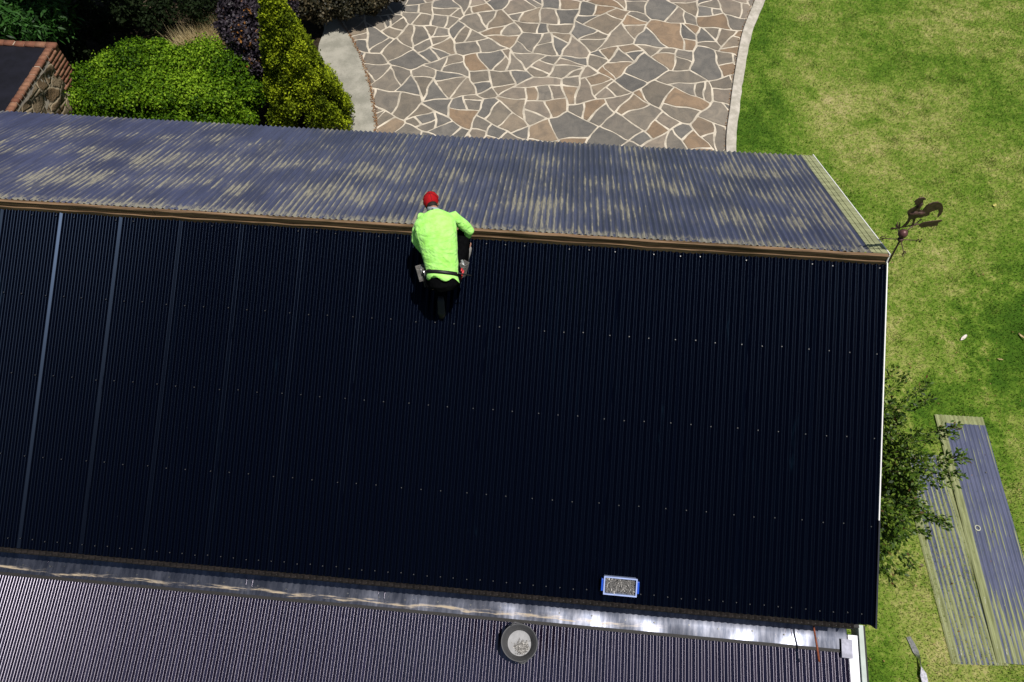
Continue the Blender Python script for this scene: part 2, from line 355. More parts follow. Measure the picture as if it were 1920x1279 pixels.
# crazy paving stones
def inside(p, poly):
    c = False; n = len(poly)
    for i in range(n):
        a, b = poly[i], poly[i - 1]
        if (a.y > p[1]) != (b.y > p[1]) and p[0] < (b.x - a.x) * (p[1] - a.y) / (b.y - a.y) + a.x: c = not c
    return c
def clip(poly, p, n):   # keep side where (q-p).n <= 0
    out = []
    for i in range(len(poly)):
        a, b = poly[i - 1], poly[i]; da, db = (a - p) @ n, (b - p) @ n
        if (da <= 0): out.append(a)
        if (da < 0 < db) or (db < 0 < da): out.append(a + (b - a) * (da / (da - db)))
    return out
def paving():
    r = np.random.default_rng(5); seeds = []; tries = 0
    while tries < 5200:
        tries += 1
        p = np.array([r.uniform(-11, 7.5), r.uniform(3, 16)])
        d = 1.15
        if all(abs(q[0] - p[0]) > 2 or np.hypot(*(q[:2] - p)) > max(d, q[2]) for q in seeds): seeds.append(np.array([p[0], p[1], d]))
    cells = []; Sx = np.array([s_[:2] for s_ in seeds])
    for i, s_ in enumerate(Sx):
        cell = [s_ + np.array(q) for q in ((-3, -3), (3, -3), (3, 3), (-3, 3))]
        d = np.hypot(*(Sx - s_).T)
        for j in np.argsort(d)[1:22]:
            n = (Sx[j] - s_) / d[j]; cell = clip(cell, s_ + n * d[j] / 2, n)
            if len(cell) < 3: break
        if len(cell) >= 3: cells.append(cell)
    out = []
    def area(c):
        c = np.array(c); return abs(np.sum(c[:, 0] * np.roll(c[:, 1], 1) - c[:, 1] * np.roll(c[:, 0], 1))) / 2
    def split(c, lim):
        A = area(c)
        if A < lim or A < .10: out.append(c); return
        Q = np.array(c); m_ = Q.mean(0); ev, ew_ = np.linalg.eigh(np.cov((Q - m_).T)); ax_ = ew_[:, 1]
        th = math.atan2(ax_[1], ax_[0]) + r.normal(0, .34); n = np.array([math.cos(th), math.sin(th)]); pt = m_ + r.normal(0, .16, 2) * math.sqrt(A)
        for q in (clip(c, pt, n), clip(c, pt, -n)):
            if len(q) >= 3 and area(q) > .004: split(q, lim if r.random() < .5 else r.choice([.12, .2, .32, .5], p=[.25, .35, .28, .12]) * 1.45)
    for c in cells: split(c, .25)
    V = []; Fc = []; cols = []
    pal = [(.18, .165, .145), (.160, .155, .148), (.125, .128, .132), (.20, .175, .145), (.215, .175, .135), (.155, .145, .13), (.19, .18, .165), (.112, .116, .122), (.225, .168, .118), (.21, .19, .17)]
    ew = np.array([[Rc[i].x, Rc[i].y] for i in range(len(Rc))])
    for c in out:
        c = [np.array(q) for q in c]; cen = np.mean(c, 0)
        gap = r.uniform(.019, .029)
        # inset every edge
        ins = [np.array(q) for q in c]
        for i in range(len(c)):
            a, b = c[i - 1], c[i]; e = b - a; L = np.hypot(*e)
            if L < 1e-6: continue
            n = np.array([e[1], -e[0]]) / L
            if (cen - a) @ n > 0: n = -n
            ins = clip(ins, a - n * gap, n)
            if len(ins) < 3: break
        # cut at the borders
        if len(ins) < 3: continue
        pts = []
        for i in range(len(ins)):
            a, b = ins[i - 1], ins[i]; L = np.hypot(*(b - a)); k = max(1, int(L / .09))
            for q in range(k): pts.append(a + (b - a) * q / k)
        # soften corners, warp edges
        P = np.array(pts); P = (np.roll(P, 1, 0) * .04 + P * .92 + np.roll(P, -1, 0) * .04)
        P = P + .024 * np.stack([np.sin(P[:, 1] * 9.1 + 2 * np.sin(P[:, 0] * 3.7)), np.sin(P[:, 0] * 8.3 + 2 * np.cos(P[:, 1] * 4.1))], 1)
        P = P + r.normal(0, .0035, P.shape)
        ok = sum(inside(q, poly_pave) for q in P)
        if ok < len(P):
            # pull outside points onto the border
            if ok < len(P) * .12: continue
            P2 = []
            for q in P:
                if inside(q, poly_pave): P2.append(q); continue
                lo, hi = 0., 1.; cc = np.mean([z_ for z_ in P if inside(z_, poly_pave)], 0)
                for _ in range(9):
                    mi = (lo + hi) / 2
                    if inside(cc + (q - cc) * mi, poly_pave): lo = mi
                    else: hi = mi
                P2.append(cc + (q - cc) * max(0, lo - .03))
            P = np.array(P2)
        n = len(P); b = len(V); zt = .017 + r.uniform(0, .003)
        cen = P.mean(0)
        V += [(p[0], p[1], .008) for p in P] + [(p[0], p[1], zt) for p in P] 
        Fc.append(tuple(range(b + n, b + 2 * n)))
        for i in range(n): Fc.append((b + i, b + (i + 1) % n, b + n + (i + 1) % n, b + n + i))
        k = pal[r.integers(len(pal))]
        if cen[0] < -2.6 and r.random() < .65: k = pal[[1, 2, 7, 0, 5][r.integers(5)]]
        g = r.uniform(.85, 1.15); cols += [(k[0] * g * 1.04, k[1] * g * .97, k[2] * g * .88)] * (2 * n)
    me = bpy.data.meshes.new('paving_stones'); me.from_pydata(V, [], Fc); me.update()
    ca = me.attributes.new('stone', 'FLOAT_COLOR', 'POINT'); ca.data.foreach_set('color', np.array([(*c, 1) for c in cols], np.float32).ravel())
    t = NT('paving_stone'); a = t.attrc('stone'); n1 = t.noise(3.2, 6, .65, dist=.8); n2 = t.noise(60, 4, .7)
    mul = t.mix(t.ss(n1, .3, .7), (.70, .69, .68), (1.12, 1.06, .98)); x = t.n('ShaderNodeMix', data_type='RGBA', blend_type='MULTIPLY'); x.inputs[0].default_value = 1
    t.l(a, x.inputs[6]); t.l(mul, x.inputs[7]); y = t.mix(t.ss(n2, .35, .75, 0, .22), x.outputs[2], (.36, .33, .28))
    t.set(y, .75, 0, .3).bump(t.noise(14, 5, .65), .008)
    bm = bmesh.new(); bm.from_mesh(me); bmesh.ops.recalc_face_normals(bm, faces=bm.faces); bm.to_mesh(me); bm.free()
    o = link('paving_stones', me, t.m, None, False); o['kind'] = 'structure'; o['label'] = 'irregular brown and blue grey stones of the crazy paving'
    return o
paving()

# grass blades
def in_poly_np(P, poly):
    c = np.zeros(len(P), bool); n = len(poly)
    for i in range(n):
        a, b = poly[i], poly[i - 1]
        if a.y == b.y: continue
        k = ((a.y > P[:, 1]) != (b.y > P[:, 1])) & (P[:, 0] < (b.x - a.x) * (P[:, 1] - a.y) / (b.y - a.y) + a.x); c ^= k
    return c
def blades(name, P, L, wd, mat, lean=.8, label=None, z0=0, seed=1):
    r = np.random.default_rng(seed); n = len(P); th = r.uniform(0, 2 * np.pi, n); L = L * r.uniform(.5, 1.4, n)
    ln = r.uniform(.2, lean, n); d = np.stack([np.cos(th) * np.sin(ln), np.sin(th) * np.sin(ln), np.cos(ln)], 1) * L[:, None]
    s_ = np.stack([-np.sin(th), np.cos(th), np.zeros(n)], 1) * wd * r.uniform(.6, 1.3, n)[:, None]
    B = np.concatenate([P[:, :2], np.full((n, 1), z0)], 1) if P.shape[1] == 2 else P
    V = np.stack([B - s_, B + s_, B + d], 1).reshape(-1, 3)
    Fq = np.arange(3 * n).reshape(n, 3); o = mesh_np(name, V, Fq, mat, None, False, np.repeat(r.random(n), 3))
    return tag(o, label=label, cat='grass', kind='stuff')
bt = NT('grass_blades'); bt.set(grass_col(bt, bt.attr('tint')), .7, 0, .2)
n = 330000; P = np.stack([rng.uniform(3.3, 14.5, n), rng.uniform(-5.5, 15, n)], 1)
tf = rng.uniform((4.2, -5), (13.5, 13), (170, 2)); tp = np.repeat(tf, 110, 0) + rng.normal(0, .09, (170 * 110, 2)); P = np.concatenate([P, tp])
keep = ~in_poly_np(P, [q + Vector((.0, 0)) for q in Ro] + [Vector((-6, 3.4)), Vector((-6, 15.4))])
keep &= (P[:, 0] < 8.2 + .38 * (P[:, 1] + 4) + .8) & ~((P[:, 0] < 3.95) & (P[:, 1] < 2.9))
P = P[keep]
blades('grass', P, .045, .006, bt.m, .95, 'short lawn grass mottled green and straw yellow')

# ================================================================== HOUSE
H = 4.626; PN = 24.4975
house = empty('house', (0, 0, 0), label='long house with a new navy corrugated roof, exposed timber ridge and old weathered far slope', cat='house')
FN = frame((0, 0, H), PN)
XL = -10.0; XR = 3.89; nshe = 18; SW = PITCH * 10; LN = 4.115
for k in range(nshe):
    x0 = XR - SW * (k + 1)
    corr_sheet('roof_sheet', house, M['near'], FN, x0, 10, -LN, -.004, rows=6, lift=.0007 * (k % 2), phase=-math.pi / 2)
# screws
def dome(mb, x, y, z, r_=.0050, h=.005):
    n_ = 8; mb.tube([(x, y, z - .003), (x, y, z + .001)], [r_ * 1.25, r_ * 1.25], n_); mb.tube([(x, y, z + .001), (x, y, z + h)], [r_ * .8, r_ * .65], 6)
scr = []
cnt = int((XR - XL + 3) / PITCH)
pat = {0, 4, 7}
for row, v in ((0, .06), (1, 1.06), (2, 2.04), (3, 3.02), (4, 4.0)):
    for i in range(1, 175):
        x = XR - (i - .0) * PITCH
        if x < XL: break
        if row < 4 and (i + 9) % 10 not in pat: continue
        if row == 4 and i % 2: continue
        if row == 0 and random.random() < .25: continue
        scr.append((x + random.uniform(-.004, .004), -v + random.uniform(-.008, .008)))
scr.sort(key=lambda q: (abs(q[1] + 4.0) > .05, abs(q[0] - 1)))
for i, (x, y) in enumerate(scr[:99]):
    mb = MB(); dome(mb, 0, 0, 0); o = mb.build('roof_screw', M['screw'], house); o.matrix_local = FN @ Matrix.Translation((x, y, AMP + .003))
mb = MB()
for x, y in scr[99:]: dome(mb, x, y, AMP + .003)
o = mb.build('roof_screws', M['screw'], house); o.matrix_local = FN; o['kind'] = 'stuff'
# dirty edge of the old sheet below, fascia
corr_sheet('old_eave_sheet', house, M['oldeave'], frame((0, 0, H - .028), PN), XR - SW * nshe, 10 * nshe - 3, -LN - .05, -LN + .4, rows=2, per=12, seam=False)
MB().box(XL - 3.5, 3.74, -3.775, -3.735, H - LN * math.sin(R(PN)) - .22, H - LN * math.sin(R(PN)) - .05).build('fascia_board', M['black'], house)
# ridge timbers
def beam(x0, x1, y0, y1, z0, z1, name, mat, wob=.004, seed=0):
    r = np.random.default_rng(seed); n_ = max(2, int((x1 - x0) / .25)); mb = MB(); xs = np.linspace(x0, x1, n_ + 1)
    vs = []
    for x in xs:
        a, b = r.normal(0, wob, 2); vs += [(x, y0 + a, z0), (x, y0 + a, z1 + b), (x, y1 + a, z1 + b), (x, y1 + a, z0)]
    fs = [(0, 1, 2, 3), tuple(n_ * 4 + q for q in (3, 2, 1, 0))]
    for i in range(n_):
        for k in range(4): fs.append((i * 4 + k, i * 4 + (k + 1) % 4, i * 4 + 4 + (k + 1) % 4, i * 4 + 4 + k))
    mb.add(vs, fs); return mb.build(name, mat, house, False, .004)
beam(-13, -4.9, .004, .044, H - .10, H + .128, 'ridge_beam', M['wood'], .002, 1)
beam(-4.895, XR - .02, .004, .044, H - .10, H + .130, 'ridge_beam', M['wood'], .002, 2)
beam(-13, XR - .01, -.014, .002, H - .10, H + .048, 'ridge_batten', M['wood'], .003, 3)
# far slope
PF = 24.84; OF = (0, .046, 4.751); FF = frame(OF, PF, True); LF = 3.11
for k in range(18):
    x0 = -3.70 + SW * k           # local x runs the other way
    corr_sheet('weathered_roof_sheet', house, M['far'], FF, x0, 10, -LF, .0, rows=5, per=12, amp=.0130, wob=.002, seam=False, lift=.0008 * (k % 2))
mb = MB(); mb.box(-3.860, -3.670, -LF + .02, -.01, -.004, .012); mb.box(-3.80, -3.785, -LF + .02, -.01, .012, .018); mb.box(-3.74, -3.725, -LF + .02, -.01, .012, .018)
o = mb.build('verge_flashing', M['olive'], house); o.matrix_local = FF
o = MB().box(-3.875, -3.862, -LF - .03, .03, -.10, .016).build('barge_board', M['white'], house); o.matrix_local = FF
# near verge: white barge at the top part, navy capping below
o = MB().box(XR + .002, XR + .015, -2.95, .02, -.14, .012).build('barge_board', M['white'], house); o.matrix_local = FN
o = MB().box(XR + .003, XR + .02, -LN - .03, -2.953, -.14, .016).build('barge_capping', M['navytrim'], house); o.matrix_local = FN
# far eave gutter
ez = OF[2] - LF * math.sin(R(PF)); ey = OF[1] + LF * math.cos(R(PF))
MB().box(-13, 3.7, ey - .10, ey - .04, ez - .16, ez - .04).build('fascia_board', M['white'], house)
# walls
def gable_wall():
    ze = H - LN * math.sin(R(PN)) - .1
    mb = MB(); prof_ = [(-3.55, 0), (-3.55, ze + .05), (0, H - .16), (2.65, ez + .0), (2.65, 0)]
    for xw in (3.62, -12.9):
        mb.prism([(y, z) for y, z in prof_], .2, Matrix(((0, 0, 1, xw), (1, 0, 0, 0), (0, 1, 0, 0), (0, 0, 0, 1))))
    mb.box(-12.7, 3.62, -3.55, -3.40, 0, ze); mb.box(-12.7, 3.62, 2.5, 2.65, 0, ez - .17)
    return mb.build('wall', M['wall'], house)
gable_wall()
# lower roof
PL = 11.095; LO = (0, -3.93, 2.207); FL = frame(LO, PL)
for k in range(18):
    x0 = 3.86 - SW * (k + 1)
    corr_sheet('lower_roof_sheet', house, M['low'], FL, x0, 10, -3.4, .30, rows=5, lift=.0006 * (k % 2), wob=.001, phase=-math.pi / 2, seam=False)
mb = MB()
# apron flashing with dents and a scalloped lower lip
nx, ny = 520, 7; xs = np.linspace(-12.5, 3.855, nx); V = []
for i, x in enumerate(xs):
    dent = .010 * math.sin(x * 2.3) * math.sin(x * 5.1 + 1) + .006 * math.sin(x * 11.3)
    for j in range(ny):
        v = j / (ny - 1); y = -.012 + v * .36; z = .018 + (.003 * math.sin(x * 2 * math.pi / PITCH) if j == 0 else 0) + dent * v * (1 - v) * 3 + max(0, v - .6) * .10
        V.append((x, y, z))
Fq = [(i * ny + j, (i + 1) * ny + j, (i + 1) * ny + j + 1, i * ny + j + 1) for i in range(nx - 1) for j in range(ny - 1)]
o = mesh_np('apron_flashing', V, Fq, M['flash'], house); o.matrix_local = FL
mb = MB()
for x in np.arange(-9.2, 3.7, .385):
    dome(mb, x + random.uniform(-.03, .03), .10 + random.uniform(-.01, .01), .026, .008)
o = mb.build('flashing_screw', M['screw'], house); o.matrix_local = FL; o['kind'] = 'stuff'
for xj in (-5.6, -1.36):
    o = MB().box(xj - .012, xj + .012, -.008, .30, .021, .026).build('flashing_joint', M['flash'], house); o.matrix_local = FL
o = MB().box(-12.5, 3.80, -.050, -.010, .011, .015).build('flashing_shadow_strip', M['black'], house); o.matrix_local = FL  # flat black strip, the shadow line below the flashing lip put in as colour
# right hand capping of the lower roof
mb = MB(); mb.box(3.865, 3.985, -3.4, .16, -.01, .022)
o = mb.build('verge_capping', M['zinc'], house, bevel=.006); o.matrix_local = FL
mb = MB(); mb.box(3.99, 4.045, -3.4, .28, -.16, .05)
o = mb.build('barge_board', M['mint'], house); o.matrix_local = FL
o = MB().box(4.047, 4.085, -3.4, .27, -.2, .01).build('gutter', M['black'], house); o.matrix_local = FL
o = MB().box(3.77, 3.90, -.02, .19, .050, .055, Matrix.Rotation(R(-1.2), 4, 'Z')).build('flashing_end_cap', M['dull'], house, bevel=.004); o.matrix_local = FL
MB().box(-12.7, 3.9, -7.0, -6.85, 0, 1.56).build('lower_wall', M['wall'], house)

# ================================================================== PLANTS
def leaf_geo(P, Nn, L, W_, r, fold=.25, along=None):
    n = len(P); t = r.normal(size=(n, 3)) if along is None else along + r.normal(size=(n, 3)) * .45
    Nn = Nn / np.linalg.norm(Nn, axis=1, keepdims=True)
    t = t - Nn * np.sum(t * Nn, 1, keepdims=True); t /= np.linalg.norm(t, axis=1, keepdims=True) + 1e-9; s_ = np.cross(Nn, t)
    L = (L * r.uniform(.6, 1.25, n))[:, None]; W_ = W_ * L
    return np.stack([P, P + t * L * .5 - s_ * W_ + Nn * W_ * fold, P + t * L, P + t * L * .5 + s_ * W_ + Nn * W_ * fold], 1)
def crown(name, parent, cl, n, size, asp, mat, seed=0, out=.8, shell=.55, sq=(1, 1, 1), up=.3, upl=0.0, tintvar=.25, zmin=.02):
    """leaves over the surface and through the outer volume of many overlapping clumps (x, y, z, r)"""
    r = np.random.default_rng(seed); cl = np.array(cl, float); wgt = cl[:, 3] ** 2; k = r.choice(len(cl), n, p=wgt / wgt.sum())
    d = r.normal(size=(n, 3)); d[:, 2] += up; d /= np.linalg.norm(d, axis=1, keepdims=True); rr = (shell + (1 - shell) * r.random(n) ** .5) * (1 + .10 * r.normal(size=n))
    P = cl[k, :3] + d * (cl[k, 3] * rr)[:, None] * np.array(sq)
    keep = P[:, 2] > zmin
    for c in cl:   # drop what lies deep inside a neighbour
        q = (P - c[:3]) / (c[3] * np.array(sq)); keep &= np.sum(q * q, 1) > .22
    P, d, k = P[keep], d[keep], k[keep]; m = len(P)
    Nn = d * out + r.normal(size=(m, 3)) * .55; Nn[:, 2] += .25
    al = None
    if upl: al = d * .6 + np.array([0, 0, upl])
    V = leaf_geo(P, Nn, size, asp, r, along=al).reshape(-1, 3)
    ct = r.uniform(-tintvar, tintvar, len(cl)); tint = np.clip(r.random(m) * .75 + .12 + ct[k], 0, 1)
    return mesh_np(name, V, np.arange(4 * m).reshape(m, 4), mat, parent, False, np.repeat(tint, 4))
bark = simple('bark', (.10, .075, .05), .9, 0, .2, .4, (8, 8, 2), .01, 20)
def wood(name, parent, base, tips, r0, mat=bark, seed=0):
    r = np.random.default_rng(seed); mb = MB(); b = Vector(base)
    for i, t in enumerate(tips):
        t = Vector(t); mid = b.lerp(t, .5) + Vector((r.normal(0, .06), r.normal(0, .06), .12 * (t - b).length)); ra = r0 * (1 if i == 0 else .55)
        mb.tube([b, b.lerp(mid, .6), mid, t], [ra, ra * .8, ra * .55, ra * .15], 7)
    return mb.build(name, mat, parent, True)
lm_hedge = leafmat('bright_hedge_leaf', (.018, .052, .002), (.088, .185, .005), (.25, .40, .022), .6, .12)
lm_conif = leafmat('yellow_green_conifer', (.03, .05, .003), (.16, .22, .008), (.42, .50, .02), .7, .1)
lm_purp = leafmat('purple_leaf', (.010, .007, .010), (.028, .020, .028), (.075, .06, .075), .5, .35, .15, dry=(.30, .13, .03))
lm_dark = leafmat('dark_leaf', (.012, .014, .006), (.035, .032, .015), (.13, .10, .05), .5, .3, .15)
lm_long = leafmat('long_green_leaf', (.010, .035, .006), (.03, .10, .015), (.08, .20, .04), .5, .2)
lm_gable = leafmat('olive_shrub_leaf', (.014, .035, .004), (.065, .125, .012), (.19, .27, .035), .45, .22, .3, dry=(.10, .05, .02))

# big rounded shrub
hd = empty('rounded_shrub', (-8.6, 5.4, 0), label='large bright green rounded shrub between the brick outbuilding and the conifer', cat='shrub')
cl = []
for px, py, z, r_ in [(140, 190, 1.35, .42), (170, 158, 1.5, .45), (215, 140, 1.6, .50), (255, 120, 1.7, .5), (300, 122, 1.65, .52), (345, 128, 1.6, .5), (395, 118, 1.7, .55), (440, 138, 1.6, .5), (468, 168, 1.35, .42),
                      (150, 205, 1.1, .5), (200, 190, 1.4, .5), (250, 180, 1.5, .55), (310, 175, 1.55, .55), (365, 180, 1.5, .52), (420, 185, 1.4, .5), (445, 215, 1.0, .42), (190, 230, 1.0, .5), (260, 235, 1.0, .5), (330, 235, 1.1, .5), (395, 240, 1.0, .5)]:
    q = G(px, py, z - r_ * .5); cl.append((q.x, q.y, z - r_ * .55, r_))
    for _ in range(6):
        a = rng.normal(size=3); a[2] = abs(a[2]) * .8; a /= np.linalg.norm(a); cl.append((q.x + a[0] * r_ * .8, q.y + a[1] * r_ * .8, z - r_ * .55 + a[2] * r_ * .6, r_ * rng.uniform(.25, .45)))
def parent_keep(o, p): o.parent = p; o.matrix_parent_inverse = Matrix.Translation(-p.location)
def rel(root, fn, *a, **k):
    o = fn(*a, **k); parent_keep(o, root); return o
rel(hd, crown, 'crown', None, cl, 120000, .060, .30, lm_hedge, 3, sq=(1, 1, .95), up=.5, tintvar=.33)
rel(hd, wood, 'branches', None, (-8.5, 5.4, 0), [(q[0], q[1], q[2]) for q in cl[::7]], .06, seed=3)

# yellow green conifer
cx, cy, ch = -5.60, 6.30, 3.3
cf = empty('conifer', (cx, cy, 0), label='yellow green upright conifer beside the concrete path', cat='conifer')
cl = []; r_ = np.random.default_rng(8)
for i in range(560):
    h = 1 - (1 - r_.random() ** .8); z = .05 + h * ch; a = r_.uniform(0, 2 * math.pi); rad = .93 * (1 - h) ** .80 * (1 - .25 * math.exp(-h * 14)) + .04
    rad *= 1 + .10 * math.sin(a * 3 + h * 5) + r_.normal(0, .07); cl.append((cx + math.cos(a) * rad * .86, cy + math.sin(a) * rad * .86, z, r_.uniform(.09, .19) * (1 - h * .35)))
rel(cf, crown, 'crown', None, cl, 130000, .060, .24, lm_conif, 4, upl=1.2, shell=.3, tintvar=.35, sq=(1, 1, 1.5))
rel(cf, wood, 'trunk', None, (cx, cy, 0), [(cx, cy, 3.2)], .08, seed=1)

def tree(name, label, cat, base, clumps, n, size, asp, mat, seed, group=None, r0=.09, **k):
    t = empty(name, base, label=label, cat=cat, group=group)
    rel(t, crown, 'crown', None, clumps, n, size, asp, mat, seed, **k)
    rel(t, wood, 'trunk', None, base, [(c[0], c[1], c[2]) for c in clumps[::max(1, len(clumps) // 9)]], r0, seed=seed)
    return t
def clumpset(cs, k=7, seed=0, f=(.3, .5)):
    r = np.random.default_rng(seed); out = []
    for c in cs:
        out.append(c)
        for _ in range(k):
            a = r.normal(size=3); a /= np.linalg.norm(a); out.append((c[0] + a[0] * c[3] * .85, c[1] + a[1] * c[3] * .85, max(.1, c[2] + a[2] * c[3] * .7), c[3] * r.uniform(*f)))
    return out
def P3(px, py, z, r_): q = G(px, py, z); return (q.x, q.y, z, r_)
tree('purple_tree', 'dark purple leaved small tree touching the yellow green conifer', 'tree', (-6.9, 7.6, 0),
     clumpset([P3(515, 20, 2.1, .36), P3(528, 50, 1.9, .28), P3(490, 30, 2.2, .42), P3(465, 60, 2.0, .34), P3(505, 75, 2.0, .32), P3(470, -10, 2.3, .45), P3(520, 0, 2.4, .35), P3(488, 115, 1.5, .26), P3(470, 100, 1.6, .28), P3(445, 20, 2.1, .38), P3(440, 55, 1.9, .34), P3(455, 85, 1.7, .32), P3(490, 120, 1.5, .3)], 8, 2), 46000, .065, .38, lm_purp, 6)
tree('dark_shrub', 'dark brown green shrub spilling over the top left corner of the paving', 'shrub', (-6.4, 10.6, 0),
     clumpset([P3(600, 18, .55, .34), P3(640, 5, .6, .36), P3(680, -2, .6, .34), P3(715, -22, .7, .36), P3(590, -25, .9, .45), P3(645, -35, .9, .45), P3(575, 5, .8, .35), P3(700, 10, .35, .2), P3(745, -12, .4, .2)], 8, 5), 34000, .07, .36, lm_dark, 7, r0=.03)
tree('long_leaved_shrub', 'glossy long leaved shrub behind the brick outbuilding', 'shrub', (-13.3, 9.3, 0),
     clumpset([P3(20, 40, 1.5, .6), P3(60, 55, 1.4, .5), P3(95, 30, 1.3, .5), P3(0, 10, 1.7, .6), P3(60, 10, 1.5, .6), P3(-30, 70, 1.6, .6)], 6, 9), 9000, .19, .13, lm_long, 9)
tree('shaded_shrub', 'low dark shrub deep in the shade under the trees', 'shrub', (-11.5, 9.8, 0),
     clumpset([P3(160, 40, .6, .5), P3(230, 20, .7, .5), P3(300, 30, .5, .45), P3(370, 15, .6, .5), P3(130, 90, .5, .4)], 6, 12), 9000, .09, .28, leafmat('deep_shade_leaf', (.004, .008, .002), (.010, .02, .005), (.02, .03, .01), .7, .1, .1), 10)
# tall trees just out of the picture: they shade the garden bed
lm_shade = leafmat('unseen_shade_tree_leaf', (.02, .045, .01), (.04, .08, .015), (.07, .13, .03), .5, .3, .1)
for i, (lbl, b, cs) in enumerate([('tall leafy tree at the back of the garden bed, nearest the brick outbuilding', (-12.6, 12.5, 0), [(-13, 9.6, 5.4, 1.5), (-11.2, 9.4, 5.2, 1.5), (-12.3, 11.2, 6.0, 1.7), (-14.6, 10.4, 5.6, 1.5), (-10.6, 11.0, 5.8, 1.5)]),
                                  ('tall leafy tree at the back of the garden bed, nearest the paved driveway', (-8.4, 13.2, 0), [(-10.5, 10.6, 5.2, 1.2), (-8.0, 11.3, 5.4, 1.3), (-7.2, 11.4, 5.4, 1.3), (-9.4, 12.3, 6.0, 1.6), (-6.2, 10.9, 5.0, .9)])]):
    tree('unseen_shade_tree', lbl, 'tree', b, clumpset(cs, 6, 20 + i), 15000, .26, .36, lm_shade, 30 + i, group='tall trees behind the garden bed', r0=.2)

# open shrub against the gable
gs = empty('gable_shrub', (4.6, -1.3, 0), label='loose olive green shrub growing against the right gable wall', cat='shrub')
r_ = np.random.default_rng(14); mb = MB(); LP = []; LD = []
tips = []
for i in range(420):
    a = r_.uniform(-1.7, 1.75); e = r_.uniform(.15, 1.45); R0 = r_.uniform(.6, 1.08)
    tip = Vector((4.50 + 1.12 * R0 * math.cos(a) * math.cos(e * .55), -1.25 + 1.42 * R0 * math.sin(a) * math.cos(e * .4), .35 + 1.65 * R0 * math.sin(e)))
    if tip.x < 4.05: tip.x = 4.1 + r_.random() * .3
    tips.append(tip)
tips += [G(1812, 862, 1.5), G(1800, 890, 1.45), G(1805, 850, 1.5), G(1795, 800, 1.6), G(1790, 815, 1.6), G(1775, 985, 1.1), G(1770, 975, 1.1), G(1740, 1000, .9), G(1690, 1075, .6), G(1715, 1060, .6), G(1670, 1085, .5), G(1780, 910, 1.3), G(1700, 705, 1.5), G(1680, 690, 1.4), G(1745, 745, 1.5), G(1740, 720, 1.4)]
for tip in tips:
    b = Vector((4.45 + r_.normal(0, .12), -1.2 + r_.normal(0, .25), 0)); mid = b.lerp(tip, .5) + Vector((-.05, 0, .22)) + Vector(r_.normal(0, .05, 3))
    pts = []
    for k in range(9):
        t = k / 8; pts.append(b * (1 - t) ** 2 + mid * 2 * t * (1 - t) + tip * t * t)
    mb.tube(pts, [.012 * (1 - k / 9) + .002 for k in range(9)], 5)
    for k in range(190):
        t = 1 - r_.random() ** 1.3 * .62; q = b * (1 - t) ** 2 + mid * 2 * t * (1 - t) + tip * t * t; dirv = (tip - mid).normalized()
        off = Vector(r_.normal(0, .075 * (1.12 - t) + .022, 3)); LP.append(q + off); LD.append(dirv + off * 9)
P = np.array([tuple(q) for q in LP]); D = np.array([tuple(q) for q in LD]); k = (P[:, 0] > 3.96) & (P[:, 2] > .03); P, D = P[k], D[k]
Nn = r_.normal(size=P.shape) * .6; Nn[:, 2] += .9
V = leaf_geo(P, Nn, .074, .25, r_, along=D).reshape(-1, 3)
o = mesh_np('leaves', V, np.arange(len(V)).reshape(-1, 4), lm_gable, None, False, np.repeat(np.clip(r_.random(len(P)), 0, 1), 4)); parent_keep(o, gs)
o = mb.build('branches', bark, None, True); parent_keep(o, gs)

# dry grass behind the shrub, leaf litter
tan = leafmat('dry_straw', (.32, .24, .11), (.50, .40, .20), (.68, .57, .33), .7, .2, .4)
q0 = G(395, 92, .35)
P = np.stack([q0.x + rng.normal(0, .42, 5200), q0.y + .25 + rng.normal(0, .30, 5200)], 1)
blades('dry_grass', P, .60, .008, tan, 1.15, 'tall dry straw coloured grass behind the rounded shrub', seed=5)
litter = leafmat('fallen_leaf', (.10, .04, .015), (.22, .10, .04), (.38, .24, .12), .7, .2, .1)
pts = []
for i in range(len(Lc) - 1):
    for _ in range(26):
        t = random.random(); p = Lc[i].lerp(Lc[i + 1], t)
        if 3.4 < p.y < 11.5: pts.append((p.x + random.gauss(-.015, .022), p.y, .045))
for i in range(len(Rc) - 1):
    for _ in range(5):
        t = random.random(); p = Rc[i].lerp(Rc[i + 1], t); pts.append((p.x - abs(random.gauss(0, .02)), p.y, .024))
for _ in range(420):   # scattered over lawn, bed
    q = (random.uniform(4.4, 13), random.uniform(-5, 12), .03); pts.append(q)
P = np.array(pts); Nn = rng.normal(size=P.shape) * .25; Nn[:, 2] += 1
V = leaf_geo(P, Nn, .034, .3, rng).reshape(-1, 3)
o = mesh_np('fallen_leaves', V, np.arange(len(V)).reshape(-1, 4), litter, None, False, np.repeat(rng.random(len(P)), 4))
tag(o, label='small brown fallen leaves along the path edge and over the lawn', cat='leaf litter', kind='stuff')

